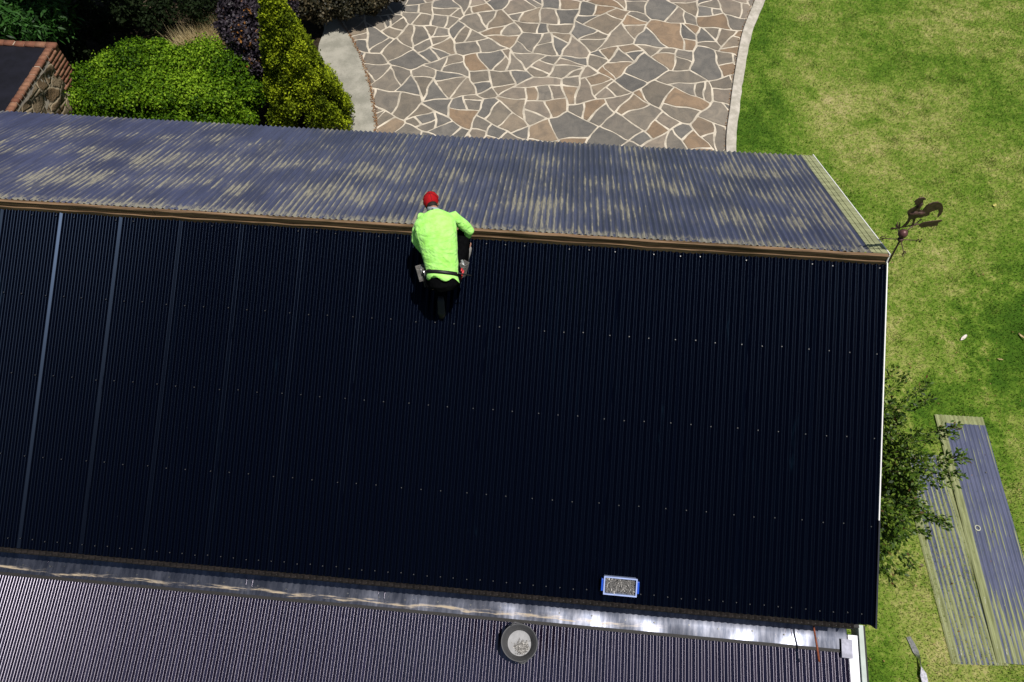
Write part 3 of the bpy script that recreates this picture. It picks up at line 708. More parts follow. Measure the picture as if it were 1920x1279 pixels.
# ================================================================== BRICK OUTBUILDING
ob = empty('brick_outbuilding', (-12.6, 4.9, 0), label='low flat roofed outbuilding with red brick coping and rubble stone wall', cat='outbuilding')
zt = 2.2; xr = -10.36; yf = 6.06
bk = NT('red_brick'); ba = bk.attr('tint'); bn = bk.noise(30, 5, .7)
bk.set(bk.mix(bk.ss(bn, .3, .7, 0, .45), bk.mix(ba, (.20, .072, .042), (.34, .17, .10)), (.11, .07, .05)), .85, 0, .2).bump(bn, .006)
mort = simple('pale_mortar', (.48, .42, .33), .9, 0, .2, .15, 20)
r_ = np.random.default_rng(4); V = []; Fq = []; T = []
def brick(x0, x1, y0, y1, z0, z1):
    b = len(V); j = r_.normal(0, .003, 3); V.extend([(x + j[0], y + j[1], z + j[2]) for x in (x0, x1) for y in (y0, y1) for z in (z0, z1)])
    Fq.extend([tuple(b + i for i in f) for f in [(0, 1, 3, 2), (4, 6, 7, 5), (0, 4, 5, 1), (2, 3, 7, 6), (0, 2, 6, 4), (1, 5, 7, 3)]]); T.extend([r_.random()] * 8)
y = 3.0
while y < yf - .12: brick(xr - .115, xr + .008, y, y + .098, zt - .02, zt + .06); y += .112
x = -15.4
while x < xr - .02: brick(x, x + .205, yf - .115, yf + .008, zt - .02, zt + .06); x += .222
o = mesh_np('brick_coping', V, Fq, bk.m, None, False, T); parent_keep(o, ob)
mb = MB(); mb.box(-15.4, xr, yf - .11, yf, .0, zt + .045).box(xr - .11, xr - .0, 3.0, yf - .111, 0, zt + .045).box(-15.4, xr - .111, 3.0, 3.1, 0, zt)
o = mb.build('parapet_wall', mort, None); parent_keep(o, ob)
V = []; Fq = []; T = []
for row in range(26):     # brick pier at the far corner of the wall
    z = zt - .10 - row * .086
    if z < 0: break
    y0 = yf - .42 - (.11 if row % 2 else 0) ; brick(xr + .002, xr + .022, y0, y0 + .20, z, z + .074); brick(xr + .002, xr + .022, y0 + .212, yf - .006, z, z + .074)
o = mesh_np('brick_quoin', V, Fq, bk.m, None, False, T); parent_keep(o, ob)
st = NT('rubble_stone'); vo = st.n('ShaderNodeTexVoronoi', feature='DISTANCE_TO_EDGE'); vo.inputs['Scale'].default_value = 1; st.l(st.map((3.5, 2.6, 4.5)), vo.inputs['Vector'])
vc = st.n('ShaderNodeTexVoronoi'); vc.inputs['Scale'].default_value = 1; st.l(st.map((3.5, 2.6, 4.5)), vc.inputs['Vector']); sc_ = st.sep(vc.outputs['Color'])
cst = st.mix(sc_[0], (.13, .075, .03), (.27, .21, .13)); nn = st.noise(22, 5, .7); cst = st.mix(st.ss(nn, .35, .7, 0, .5), cst, (.12, .09, .06))
st.set(st.mix(st.ss(vo.outputs['Distance'], .02, .09), (.33, .27, .18), cst), .9, 0, .2).bump(st.math('ADD', st.ss(vo.outputs['Distance'], 0, .12), nn), .03)
g = MB(); ny_, nz_ = 60, 40; vs = []
for i in range(ny_ + 1):
    for j in range(nz_ + 1):
        yy = 3.0 + (yf - .45 - 3.0) * i / ny_; zz = (zt - .06) * j / nz_
        vs.append((xr + .03 + .035 * math.sin(yy * 7 + 2 * math.sin(zz * 6)) * math.sin(zz * 8 + yy * 2) + r_.normal(0, .006), yy, zz))
g.add(vs, [(i * (nz_ + 1) + j, (i + 1) * (nz_ + 1) + j, (i + 1) * (nz_ + 1) + j + 1, i * (nz_ + 1) + j + 1) for i in range(ny_) for j in range(nz_)])
o = g.build('rubble_wall', st.m, None, True); parent_keep(o, ob)
memb = simple('dark_roof_membrane', (.007, .007, .012), .7, 0, .2, .35, 3, .004, 8)
o = MB().box(-15.4, xr - .116, 3.1, yf - .116, zt - .06, zt + .012).build('flat_roof', memb, None); parent_keep(o, ob)
ribm = simple('dark_ribbed_steel', (.045, .040, .055), .35, 0, .5, .3, 5)
mb = MB(); mb.box(-15.4, -11.32, 3.1, 5.55, zt + .013, zt + .03)
for i in range(18): yy = 3.2 + i * .135; mb.box(-15.4, -11.34, yy, yy + .035, zt + .031, zt + .052)
o = mb.build('ribbed_panel', ribm, None, bevel=.006); parent_keep(o, ob)

# ================================================================== LOOSE SHEETS ON THE LAWN
def lawn_sheet(label, p0, p1, z, ncorr, L, mat, tilt=0, **k):
    d = (p1 - p0); a = math.atan2(d.y, d.x) - math.pi / 2
    t = empty('roof_sheet', (p0.x, p0.y, z), a, label=label, cat='roofing sheet', group='old roofing sheets lying on the lawn')
    o = corr_sheet('corrugated_panel', t, mat, Matrix.Identity(4), 0, ncorr, 0, L, rows=24, per=14, amp=.0095, seam=False, wob=.006)
    for x, y in k.get('spots', []):
        mb = MB(); dome(mb, 0, 0, 0, .011); s_ = mb.build('nail_head', M['screw'], t); s_.location = (x, y, .011)
    return t
s2a, s2b = G(1870, 1243, .02), G(1753, 778, .02)
s1a, s1b = G(1787, 1245, .02), G(1723, 1000, .02)
sh1 = lawn_sheet('old sheet with thin blue stripes of paint, the left one, half under the gable shrub', s1a, s1b, .014, 10.5, 3.25, m_oldsheet(.10, 9, 5.0, .66, 26), spots=[(.21, 1.0), (.36, .12), (.52, 2.2)])
sh2 = lawn_sheet('old sheet still mostly blue painted with a pale ring on it, the right one', s2a, s2b, .036, 10.5, 3.97, m_oldsheet(.13, 3.97, 1.6), spots=[(.70, 1.9), (.45, 1.95), (.60, 2.95), (.30, .4)])
# pale ring stain left by a roof vent washer
q = G(1833, 990, .05); ring = MB(); Mr = Matrix.Translation(q)
n_ = 24; vs = []
for i in range(n_):
    a = 2 * math.pi * i / n_
    for rr, zz in ((.050, 0), (.046, .006), (.034, .006), (.030, 0)): vs.append(q + Vector((math.cos(a) * rr, math.sin(a) * rr, zz)))
ring.add(vs, [(i * 4 + k, ((i + 1) % n_) * 4 + k, ((i + 1) % n_) * 4 + (k + 1) % 4, i * 4 + (k + 1) % 4) for i in range(n_) for k in range(4)])
tag(ring.build('sealing_ring', simple('cream_rubber', (.5, .5, .38), .7), None, True), label='small cream ring lying on the blue painted sheet', cat='ring')
# twisted offcut
cut = MB(); path = [(1703, 1194), (1710, 1207), (1717, 1222), (1724, 1235), (1727, 1250), (1731, 1265), (1734, 1277), (1740, 1290)]
wd = [.025, .03, .03, .02, .02, .045, .04, .01]; tw = [1.1, 1.0, .8, 1.5, 2.2, 2.9, 3.0, 2.6]; vs = []
for i, (a, b) in enumerate(path):
    c = G(a, b, .05); s_ = Vector((.9, .3, 0)).normalized() * math.cos(tw[i]) + Vector((0, 0, 1)) * math.sin(tw[i]); vs += [c - s_ * wd[i] * 1.3, c + s_ * wd[i] * 1.3]
n_ = len(path); N2 = [v + Vector((0.002, 0, .002)) for v in vs]
cut.add(vs + N2, [(2 * i, 2 * i + 1, 2 * i + 3, 2 * i + 2) for i in range(n_ - 1)] + [(2 * n_ + 2 * i, 2 * n_ + 2 * i + 2, 2 * n_ + 2 * i + 3, 2 * n_ + 2 * i + 1) for i in range(n_ - 1)])
tag(cut.build('metal_offcut', simple('offcut_steel', (.62, .60, .66), .35, .3, .5, .3, 30), None, True), label='twisted strip of metal offcut lying on the dry grass', cat='metal offcut')
def chip(px, py, L, W_, ang, name, lab, cat, col):
    q = G(px, py, .035); mb = MB(); c, s_ = math.cos(ang), math.sin(ang); d = Vector((c, s_, 0)); e = Vector((-s_, c, 0)); n_ = 7; vs = []
    for i in range(n_):
        t = i / (n_ - 1) - .5; w2 = W_ * (1 - (2 * t) ** 2 * .75); h = .012 * math.sin(t * 5)
        for v in (-1, -.3, .3, 1): vs.append(q + d * L * t + e * w2 * v + Vector((0, 0, h + .012 * v * v)))
    mb.add(vs, [(i * 4 + k, i * 4 + k + 1, i * 4 + 5 + k, i * 4 + 4 + k) for i in range(n_ - 1) for k in range(3)])
    return tag(mb.build(name, simple(name + '_surface', col, .7, 0, .3, .3, 30), None, True), label=lab, cat=cat)
chip(1807, 633, .17, .028, .75, 'bark_curl', 'pale curl of bark on the green lawn beside the weathered soft patch', 'bark', (.66, .58, .52))  # the soft patch is only a darker green blob in the lawn colour
chip(1916, 631, .17, .02, -1.1, 'bark_curl', 'tan curl of bark at the right edge of the lawn', 'bark', (.45, .33, .18))
chip(1875, 674, .09, .014, -.4, 'fallen_twig', 'short tan twig lying on the darker grass', 'twig', (.45, .34, .18))
chip(1865, 385, .07, .03, .3, 'fallen_leaf', 'single pale yellow leaf on the lawn right of the weathervane', 'leaf', (.55, .50, .15))

# ================================================================== WEATHERVANE
iron = simple('rusty_iron', (.085, .045, .036), .55, .2, .4, .45, 25, .002, 60)
wv = empty('weathervane', (3.905, 0, 4.70), label='rusty iron rooster weathervane on the right end of the ridge', cat='weathervane')
def wp(o): parent_keep(o, wv); return o
b0 = Vector((3.905, -.005, 4.60)); ball = G(1693, 438, 4.98); hub = G(1688.5, 449, 4.915); ax = (ball - b0).normalized()
top = G(1712, 424, 5.05)
wp(MB().tube([b0, hub, ball, ball + (top - ball) * 1.7 + Vector((0, 0, .03))], [.011, .010, .008, .006], 10).build('pole', iron, None, True))
wp(MB().ball(ball, .052, 22, 14).build('globe', simple('rusty_globe', (.11, .045, .042), .45, .3, .5, .3, 20), None, True))
wp(MB().ball(hub, (.034, .034, .028)).build('hub', iron, None, True))
GL = {'N': [((0, 0), (0, 1)), ((0, 1), (.7, 0)), ((.7, 0), (.7, 1))], 'E': [((0, 0), (0, 1)), ((0, 1), (.65, 1)), ((0, .5), (.5, .5)), ((0, 0), (.65, 0))],
      'S': [((0, .05), (.65, .05)), ((.65, .05), (.65, .5)), ((.65, .5), (0, .5)), ((0, .5), (0, 1)), ((0, 1), (.65, 1))],
      'W': [((0, 1), (.2, 0)), ((.2, 0), (.42, .8)), ((.42, .8), (.64, 0)), ((.64, 0), (.84, 1))]}
for ch_, d in (('N', Vector((1, 0, 0))), ('S', Vector((-1, 0, 0))), ('E', Vector((0, -1, 0))), ('W', Vector((0, 1, 0)))):
    ln = .185; e = hub + d * ln
    arm = wp(MB().tube([hub, e], [.006, .005], 6).build('compass_arm', iron, None, True))
    mb = MB(); hgt = .058; wx = .055; rt = d if ch_ in 'NE' else -d
    st0 = e if ch_ in 'NE' else e + d * wx * .7
    for a, b in GL[ch_]:
        A = st0 + rt * a[0] * wx + Vector((0, 0, (a[1] - .5) * hgt)); B = st0 + rt * b[0] * wx + Vector((0, 0, (b[1] - .5) * hgt))
        mb.tube([A, B], [.0055, .0055], 6)
    o = mb.build('compass_letter', iron, None, True); o.parent = arm
za = top.z; a0, a1 = G(1670, 430, za), G(1766, 413, za); ad = (a1 - a0).normalized(); pn_ = ad.cross(Vector((0, 0, 1)))
def zpt(x, y): return hit(1600 + x / 7.105, 340 + y / 7.105, top, pn_)
def plate(outline, th, name, puffs=()):
    mb = MB(); P = [zpt(*q) for q in outline]; n = len(P); o_ = pn_ * th / 2
    mb.add([p - o_ for p in P] + [p + o_ for p in P], [tuple(range(n))[::-1], tuple(range(n, 2 * n))] + [(i, (i + 1) % n, n + (i + 1) % n, n + i) for i in range(n)])
    for x, y, rx, rz, rot in puffs:
        M3 = Matrix((ad, pn_, Vector((0, 0, 1)))).transposed() @ Matrix.Rotation(rot, 3, 'Y'); mb.ball(zpt(x, y), (rx, .026, rz), 16, 10, M3)
    me = mb.build(name, iron, None, False); return wp(me)
plate([(808, 275), (850, 240), (880, 222), (940, 212), (972, 235), (930, 250), (925, 290), (905, 330), (880, 378), (905, 386), (925, 386), (960, 340), (1010, 300), (1070, 278), (1130, 275), (1175, 295), (1195, 335), (1190, 390), (1165, 440), (1120, 482), (1125, 450), (1140, 415), (1130, 375),
       (1090, 385), (1040, 400), (1010, 420), (1015, 440), (975, 462), (940, 465), (900, 485), (860, 480), (830, 490), (815, 540), (808, 568), (818, 588), (772, 590), (792, 545), (788, 500), (760, 508), (740, 545), (704, 592), (640, 612), (682, 576), (725, 520), (735, 480), (720, 430), (722, 405), (770, 365), (815, 345), (835, 330), (850, 302), (815, 312), (830, 290)], .010, 'rooster',
      [(800, 425, .060, .034, .1), (880, 425, .075, .030, .15), (880, 320, .022, .045, .3)])
wp(MB().tube([a0, a1], [.006, .006], 8).build('arrow_shaft', iron, None, True))
plate([(870, 580), (930, 545), (1040, 530), (1120, 520), (1185, 512), (1165, 535), (1130, 552), (1122, 590), (1075, 592), (1040, 604), (1000, 600), (960, 610), (905, 620), (880, 600)], .006, 'arrow_tail')
plate([(488, 636), (520, 612), (548, 622), (604, 610), (608, 575), (618, 540), (628, 575), (622, 605), (640, 612), (622, 625), (612, 645), (600, 628), (548, 634), (520, 645)], .006, 'arrow_head')

# ================================================================== SCREW BOX
Ff = FN; Fi = FN.inverted(); nz = Vector(FN.col[2][:3])
def nearp(px, py, h=0): return hit(px, py, Vector(FN.translation) + nz * h, nz)
bc = [Fi @ nearp(a, b, .085) for a, b in ((1134, 1081), (1194, 1087), (1192, 1118), (1132, 1113))]
c0 = sum(bc, Vector()) / 4; ex = ((bc[1] - bc[0]) + (bc[2] - bc[3])).length / 4; ey_ = ((bc[0] - bc[3]) + (bc[1] - bc[2])).length / 4
dirx = ((bc[1] - bc[0]) + (bc[2] - bc[3])); ang = math.atan2(dirx.y, dirx.x)
bx = empty('screw_box', label='open translucent blue plastic box full of screws near the lower edge of the roof', cat='plastic box')
bx.matrix_world = FN @ Matrix.Translation((c0.x, c0.y, AMP)) @ Matrix.Rotation(ang, 4, 'Z')
pl_ = NT('pale_blue_plastic'); pl_.set((.42, .50, .72), .3, 0, .5); pl_.b.inputs['Transmission Weight'].default_value = .25
blue = simple('blue_clip_plastic', (.01, .07, .48), .35, 0, .5, .1)
hb = .078
mb = MB()
for sx in (-1, 1): mb.box(min(sx * ex, sx * (ex - .006)), max(sx * ex, sx * (ex - .006)), -ey_, ey_, 0, hb)
for sy in (-1, 1): mb.box(-ex + .006, ex - .006, min(sy * ey_, sy * (ey_ - .006)), max(sy * ey_, sy * (ey_ - .006)), 0, hb)
mb.box(-ex + .006, ex - .006, -ey_ + .006, ey_ - .006, .001, .006)
mb.build('box_body', pl_.m, bx, False)
mb = MB(); e2, f2 = ex + .008, ey_ + .008
mb.box(-e2, e2, ey_ - .006, f2, hb + .001, hb + .010).box(-e2, e2, -f2, -ey_ + .006, hb + .001, hb + .010).box(-e2, -ex + .006, -ey_ + .006, ey_ - .006, hb + .001, hb + .010).box(ex - .006, e2, -ey_ + .006, ey_ - .006, hb + .001, hb + .010)
mb.build('box_rim', simple('frosted_rim_plastic', (.36, .44, .74), .35, 0, .5, .1), bx, False)
for sx in (-1, 1):
    mb = MB(); x0, x1 = sorted((sx * (ex + .009), sx * (ex + .034))); mb.box(x0, x1, -ey_ * .72, ey_ * .72, .02, hb - .004); x0, x1 = sorted((sx * (ex + .001), sx * (ex + .0095))); mb.box(x0, x1, -ey_ * .4, ey_ * .4, .02, .05)
    mb.build('clip_handle', blue, bx, False, bevel=.004)
def screws_pile(name, label, M0, pts, seed, L=.045, cat='screws'):
    r = np.random.default_rng(seed); mb = MB()
    for x, y, z in pts:
        d = Vector(r.normal(size=3)); d.z *= .35; d.normalize(); c = Vector((x, y, z)); l = L * r.uniform(.6, 1.1)
        mb.tube([c - d * l / 2, c + d * l * .36, c + d * l * .37, c + d * l / 2], [.0022, .0028, .0068, .0062], 6)
    o = mb.build(name, simple(name + '_metal', (.24, .23, .22), .42, .4, .5, .4, 80), None, False); o.matrix_world = M0
    return tag(o, label=label, cat=cat, kind='stuff')
Mb = FN @ Matrix.Translation((c0.x, c0.y, AMP)) @ Matrix.Rotation(ang, 4, 'Z')
r_ = np.random.default_rng(2)
screws_pile('screws', 'silver roofing screws filling the blue plastic box', Mb, [(r_.uniform(-ex + .02, ex - .02), r_.uniform(-ey_ + .02, ey_ - .02), .035 + r_.uniform(0, .028)) for _ in range(620)], 3)
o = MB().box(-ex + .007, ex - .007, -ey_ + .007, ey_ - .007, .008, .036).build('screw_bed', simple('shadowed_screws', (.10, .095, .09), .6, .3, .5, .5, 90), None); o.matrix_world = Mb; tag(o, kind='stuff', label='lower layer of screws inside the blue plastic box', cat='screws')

# ================================================================== TUB
lz = Vector(FL.col[2][:3]); tb = hit(974, 1206, Vector(FL.translation) + lz * .01, lz)
tub = empty('rubber_tub', tb, label='round dark grey tub holding screws and swarf on the lower roof', cat='tub')
rub = simple('dark_grey_rubber', (.075, .075, .078), .55, 0, .4, .12, 10)
inn = simple('scuffed_grey_tub_floor', (.27, .27, .28), .6, 0, .4, .15, 14)
pr = [(.142, 0), (.150, .012), (.206, .260), (.214, .271), (.209, .278), (.199, .271), (.144, .016)]
mb = MB(); n_ = 48; vs = []
for rr, zz in pr:
    for i in range(n_):
        a = 2 * math.pi * i / n_; ov = 1 + .025 * math.cos(2 * a + .6) * (zz / .24); vs.append((rr * math.cos(a) * ov, rr * math.sin(a) * ov, zz))
mb.add(vs, [(j * n_ + i, j * n_ + (i + 1) % n_, (j + 1) * n_ + (i + 1) % n_, (j + 1) * n_ + i) for j in range(len(pr) - 1) for i in range(n_)] + [tuple(range(n_))])
mb.build('tub_wall', rub, tub, True)
MB().tube([(0, 0, .014), (0, 0, .020)], [.1425, .1430], 40).build('tub_floor', inn, tub, False)
for a in (1.9, 5.0):
    p0 = Vector((math.cos(a - .28) * .212, math.sin(a - .28) * .212, .273)); p1 = Vector((math.cos(a + .28) * .212, math.sin(a + .28) * .212, .273)); mid = Vector((math.cos(a) * .228, math.sin(a) * .228, .298))
    MB().tube([p0, p0.lerp(mid, .6), mid, p1.lerp(mid, .6), p1], [.009] * 5, 8).build('handle', rub, tub, True)
tub.rotation_euler = (R(3), 0, 0)
pts = []
while len(pts) < 430:
    x, y = r_.normal(.045, .042), r_.normal(-.055, .040)
    if x * x + y * y < .130 ** 2: pts.append((x, y, .024 + max(0, .03 - .3 * math.hypot(x - .05, y + .07)) * r_.random()))
Mt = Matrix.Translation(tb) @ Matrix.Rotation(R(3), 4, 'X')
screws_pile('old_screws', 'old screws and metal chips heaped in the round grey tub', Mt, pts, 5, .028, 'old screws')

# ================================================================== RUSTY ROD
ra, rb_ = G(1527, 1184, 2.62), G(1536, 1241, 2.56)
tag(MB().tube([ra + Vector((-.01, .25, .02)), ra, ra.lerp(rb_, .5) + Vector((.004, 0, -.004)), rb_], [.011, .011, .012, .013], 10).build('rusty_rod', simple('rust', (.20, .055, .025), .75, 0, .3, .4, 30, .002), None, True),
    label='thin rusty rod jutting out from under the eave near the right end', cat='rod')

# ================================================================== PERSON (kneeling at the ridge, back to the camera)
def remesh(o, vox=.009, it=5, fac=.5):
    m = o.modifiers.new('remesh', 'REMESH'); m.mode = 'VOXEL'; m.voxel_size = vox; m.use_smooth_shade = True
    if it: s_ = o.modifiers.new('smooth', 'SMOOTH'); s_.factor = fac; s_.iterations = it
    return o
skin = simple('skin', (.42, .22, .15), .5, 0, .4, .08, 20)
shirtm = NT('lime_green_shirt'); wvn = shirtm.noise((5, 9, 12), 3, .5, dist=1.6)
shirtm.set(shirtm.mix(shirtm.ss(shirtm.noise(14, 4), .3, .7), (.36, .84, .13), (.46, .93, .22)), .85, 0, .15).bump(wvn, .02, 1); shirtm.b.inputs['Sheen Weight'].default_value = .2
shirt_m = shirtm.m
pantm = simple('black_work_trousers', (.003, .003, .0035), .95, 0, .04, .3, 18, .006, 22)
capm = simple('red_cap_cloth', (.38, .004, .008), .8, 0, .2, .12, 30)
hairm = simple('dark_hair', (.014, .009, .006), .7, 0, .3, .4, 80, .003, 120)
beltm = simple('black_belt', (.010, .009, .009), .5, 0, .4)
pouchm = simple('grey_suede_pouch', (.16, .15, .14), .85, 0, .2, .3, 30, .003, 60)
gloveM = simple('dark_work_glove', (.018, .02, .026), .6, 0, .3, .3, 50)
shoeM = simple('grey_work_shoe', (.075, .07, .068), .8, 0, .3, .25, 40)
soleM = simple('pale_shoe_sole', (.36, .34, .31), .7, 0, .3, .15, 30)
V3 = Vector
belt = G(829, 511, 4.95); neck = G(813, 394, 5.30); td = (neck - belt).normalized(); side = V3((1, -.02, -.02)); bn_ = side.cross(td).normalized()
if bn_.z < 0: bn_ = -bn_
bp = lambda t, o=0: belt.lerp(neck, t) + bn_ * o
shL, shR = G(788, 411, 5.20), G(857, 409, 5.20)
elL, wrL = G(780, 452, 4.98), G(800, 478, 4.84)
elR, wrR = G(880, 434, 5.02), G(871, 449, 4.86)
hdC = G(808, 378, 5.28)
hipL, hipR = belt + V3((-.10, -.05, -.10)), belt + V3((.10, -.02, -.10))
knL, anL, toL = V3((-1.36, -.34, 4.53)), V3((-1.27, -.76, 4.36)), V3((-1.255, -.90, 4.262))
knR = V3((-1.03, -.14, 4.93)); anR = G(868, 492, 4.60); toR = G(880, 456, 4.62)
person = None
mb = MB()
mb.tube([bp(-.25, -.02), bp(0), bp(.3, .02), bp(.62, .035), bp(.85, .01), bp(.97, -.01)], [(.14, .10), (.15, .10), (.155, .10), (.175, .105), (.15, .08), (.06, .055)], 16, side)
mb.tube([neck - td * .06, neck, hdC - V3((0, .03, .0))], [.058, .056, .052], 14)
fwd = V3((.0, .86, -.5)).normalized(); hup = V3((-.02, .5, .86)).normalized(); hsx = fwd.cross(hup).normalized(); MH = Matrix((hsx, fwd, hup)).transposed()
HC = hdC
mb.ball(HC, (.076, .096, .104), 20, 14, MH)                      # skull
mb.ball(HC + MH @ V3((0, .035, -.062)), (.055, .062, .055), 14, 10, MH)  # jaw
mb.ball(HC + MH @ V3((0, .105, -.028)), (.012, .02, .024), 10, 8, MH)  # nose
for sx in (-1, 1):
    mb.ball(HC + MH @ V3((sx * .080, -.004, -.018)), (.010, .020, .032), 10, 8, MH)  # ears
    mb.ball(HC + MH @ V3((sx * .03, .088, -.004)), (.014, .01, .010), 8, 6, MH)
mb.ball(HC + MH @ V3((0, .088, -.066)), (.024, .012, .008), 10, 6, MH)
for s0, e0, w0 in ((shL, elL, wrL), (shR, elR, wrR)):
    mb.tube([bp(.85), s0, s0.lerp(e0, .5), e0, e0.lerp(w0, .5), w0], [.05, .052, .044, .038, .035, .026], 12)
for h0, k0, a0_, t0 in ((hipL, knL, anL, toL), (hipR, knR, anR, toR)):
    mb.tube([bp(-.12), h0, h0.lerp(k0, .5), k0, k0.lerp(a0_, .35), a0_, t0], [.08, .09, .075, .055, .052, .036, .03], 12)
# hands: palm, five bent fingers each
def hand(mb, wr, d, up_, s=1, off=0.0):
    d = d.normalized(); up_ = (up_ - d * up_.dot(d)).normalized(); sd = d.cross(up_).normalized() * s
    pc = wr + d * .045; mb.tube([wr, wr + d * .03, wr + d * .085], [(.026 + off, .020 + off), (.040 + off, .017 + off), (.041 + off, .014 + off)], 12, sd)
    for i, (L, o_) in enumerate(((.070, -.031), (.080, -.010), (.074, .011), (.060, .030))):
        b = wr + d * .082 + sd * o_; k1 = b + d * L * .45 - up_ * .010; k2 = k1 + d * L * .28 - up_ * .022; k3 = k2 + d * L * .08 - up_ * .022
        mb.tube([b, k1, k2, k3], [.0095 + off, .009 + off, .0082 + off, .0068 + off], 8)
    b = wr + d * .025 - sd * .032; mb.tube([b, b + d * .030 - sd * .022 - up_ * .008, b + d * .058 - sd * .024 - up_ * .02], [.012 + off, .0105 + off, .008 + off], 8)
hdirL = (V3((-1.46, -.02, 4.78)) - wrL); hdirR = (V3((-1.02, -.01, 4.80)) - wrR)
hand(mb, wrL, hdirL, V3((0, -.2, 1)), 1); hand(mb, wrR, hdirR, V3((0, -.2, 1)), -1)
person = remesh(mb.build('person', skin, None, True), .0065, 2)
tag(person, label='worker in lime green shirt and red cap kneeling at the ridge with tool belt', cat='person')
def pc(o): o.parent = person; return o
# shirt
mb = MB()
mb.tube([bp(-.06, -.005), bp(.0, .0), bp(.16, .012) + side * .008, bp(.38, .035) + side * .006, bp(.62, .05), bp(.80, .03), bp(.92, .005), bp(.985, -.005)], [(.178, .135), (.176, .132), (.188, .140), (.206, .146), (.228, .142), (.232, .116), (.170, .088), (.074, .066)], 26, side)
for s0, e0, w0, sg in ((shL, elL, wrL, -1), (shR, elR, wrR, 1)):
    mb.tube([bp(.78, .0), s0 - V3((sg * .02, 0, 0)), s0.lerp(e0, .5), e0, e0.lerp(w0, .4), e0.lerp(w0, .85)], [.080, .076, .066, .059, .052, .042], 16)
TT = [-.06, 0, .16, .38, .62, .80, .92]; RX = [.178, .176, .188, .206, .228, .232, .170]; RY = [.135, .132, .140, .146, .142, .108, .082]; OO = [-.005, 0, .012, .035, .05, .03, .005]
def back(t, ph, e=.0):   # a point on the back of the shirt
    rx, ry, oo = (float(np.interp(t, TT, q)) + e for q in (RX, RY, OO)); return bp(t, oo - e) + side * (math.cos(ph) * rx) + bn_ * (math.sin(ph) * ry)
for t0, p0, t1, p1, rr in ((.03, .5, .30, 1.35, .013), (.02, .75, .20, 1.7, .011), (.10, .25, .42, .9, .013), (.20, .1, .55, .6, .012), (.05, 2.7, .16, 1.9, .011), (.18, 2.95, .27, 2.1, .012), (.33, 3.0, .36, 2.2, .010),
                           (.01, 1.2, .10, 2.2, .009), (.50, .1, .72, .75, .012), (.52, 3.0, .70, 2.45, .012), (.10, 1.0, .16, 2.0, .008), (.26, .4, .34, 1.2, .009), (.44, 2.9, .50, 2.3, .009), (.0, 1.6, .13, 1.45, .009), (.66, .9, .90, 1.25, .008), (.66, 2.3, .90, 1.95, .008)):
    n9 = 9; mb.tube([back(t0 + (t1 - t0) * k / 8, p0 + (p1 - p0) * k / 8 + .08 * math.sin(k * 1.3), -.002) for k in range(n9)], [rr * (.25 + .75 * math.sin(math.pi * (k + .5) / 9)) for k in range(n9)], 8)
sh = remesh(mb.build('shirt', shirt_m, None, True), .007, 4, .5); pc(sh)
tx = bpy.data.textures.new('cloth_folds', 'CLOUDS'); tx.noise_scale = .16
dm = sh.modifiers.new('folds', 'DISPLACE'); dm.texture = tx; dm.strength = .022; dm.mid_level = .5
# tails of the shirt below the belt, collar
mb = MB(); n_ = 40; vs = []
for j, t in enumerate((-.035, -.075, -.115)):
    for i in range(n_):
        a = 2 * math.pi * i / n_; fl = 1 + .03 * j + (.035 * math.sin(a * 7) * j * .6); c = bp(t, -.0)
        vs.append(c + side.normalized() * math.cos(a) * .172 * fl + bn_ * math.sin(a) * .138 * fl - td * (.012 * math.sin(a * 5 + 1) * j))
mb.add(vs, [(j * n_ + i, j * n_ + (i + 1) % n_, (j + 1) * n_ + (i + 1) % n_, (j + 1) * n_ + i) for j in range(2) for i in range(n_)])
o = mb.build('shirt_tail', shirt_m, None, True); so_ = o.modifiers.new('th', 'SOLIDIFY'); so_.thickness = .003; pc(o)
MBc = MB(); vs = []; n_ = 28
for k, (t, r0) in enumerate(((.965, .078), (1.035, .066), (1.04, .062), (.97, .070))):
    for i in range(n_):
        a = 2 * math.pi * i / n_; vs.append(bp(t, -.003) + side * math.cos(a) * r0 + bn_ * math.sin(a) * r0 * .95)
MBc.add(vs, [(k * n_ + i, k * n_ + (i + 1) % n_, ((k + 1) % 4) * n_ + (i + 1) % n_, ((k + 1) % 4) * n_ + i) for k in range(4) for i in range(n_)])
pc(MBc.build('collar', simple('grey_collar', (.30, .34, .36), .8), None, True))
pc(MB().box(-.010, .010, -.003, .003, -.007, .007, Matrix.Translation(bp(1.0, .070))).build('neck_label', beltm, None))
# trousers
mb = MB()
mb.tube([bp(.03), bp(-.08, -.005), bp(-.2, -.02), bp(-.28, -.04)], [(.165, .118), (.172, .128), (.165, .13), (.11, .09)], 22, side)
for h0, k0, a0_ in ((hipL, knL, anL), (hipR, knR, anR)):
    mb.tube([bp(-.1), h0, h0.lerp(k0, .5), k0, k0.lerp(a0_, .35), a0_ + (k0 - a0_).normalized() * .02], [.10, .115, .098, .078, .074, .062], 16)
tr = remesh(mb.build('trousers', pantm, None, True), .010, 4); pc(tr)
dm = tr.modifiers.new('folds', 'DISPLACE'); dm.texture = tx; dm.strength = .02; dm.mid_level = .5
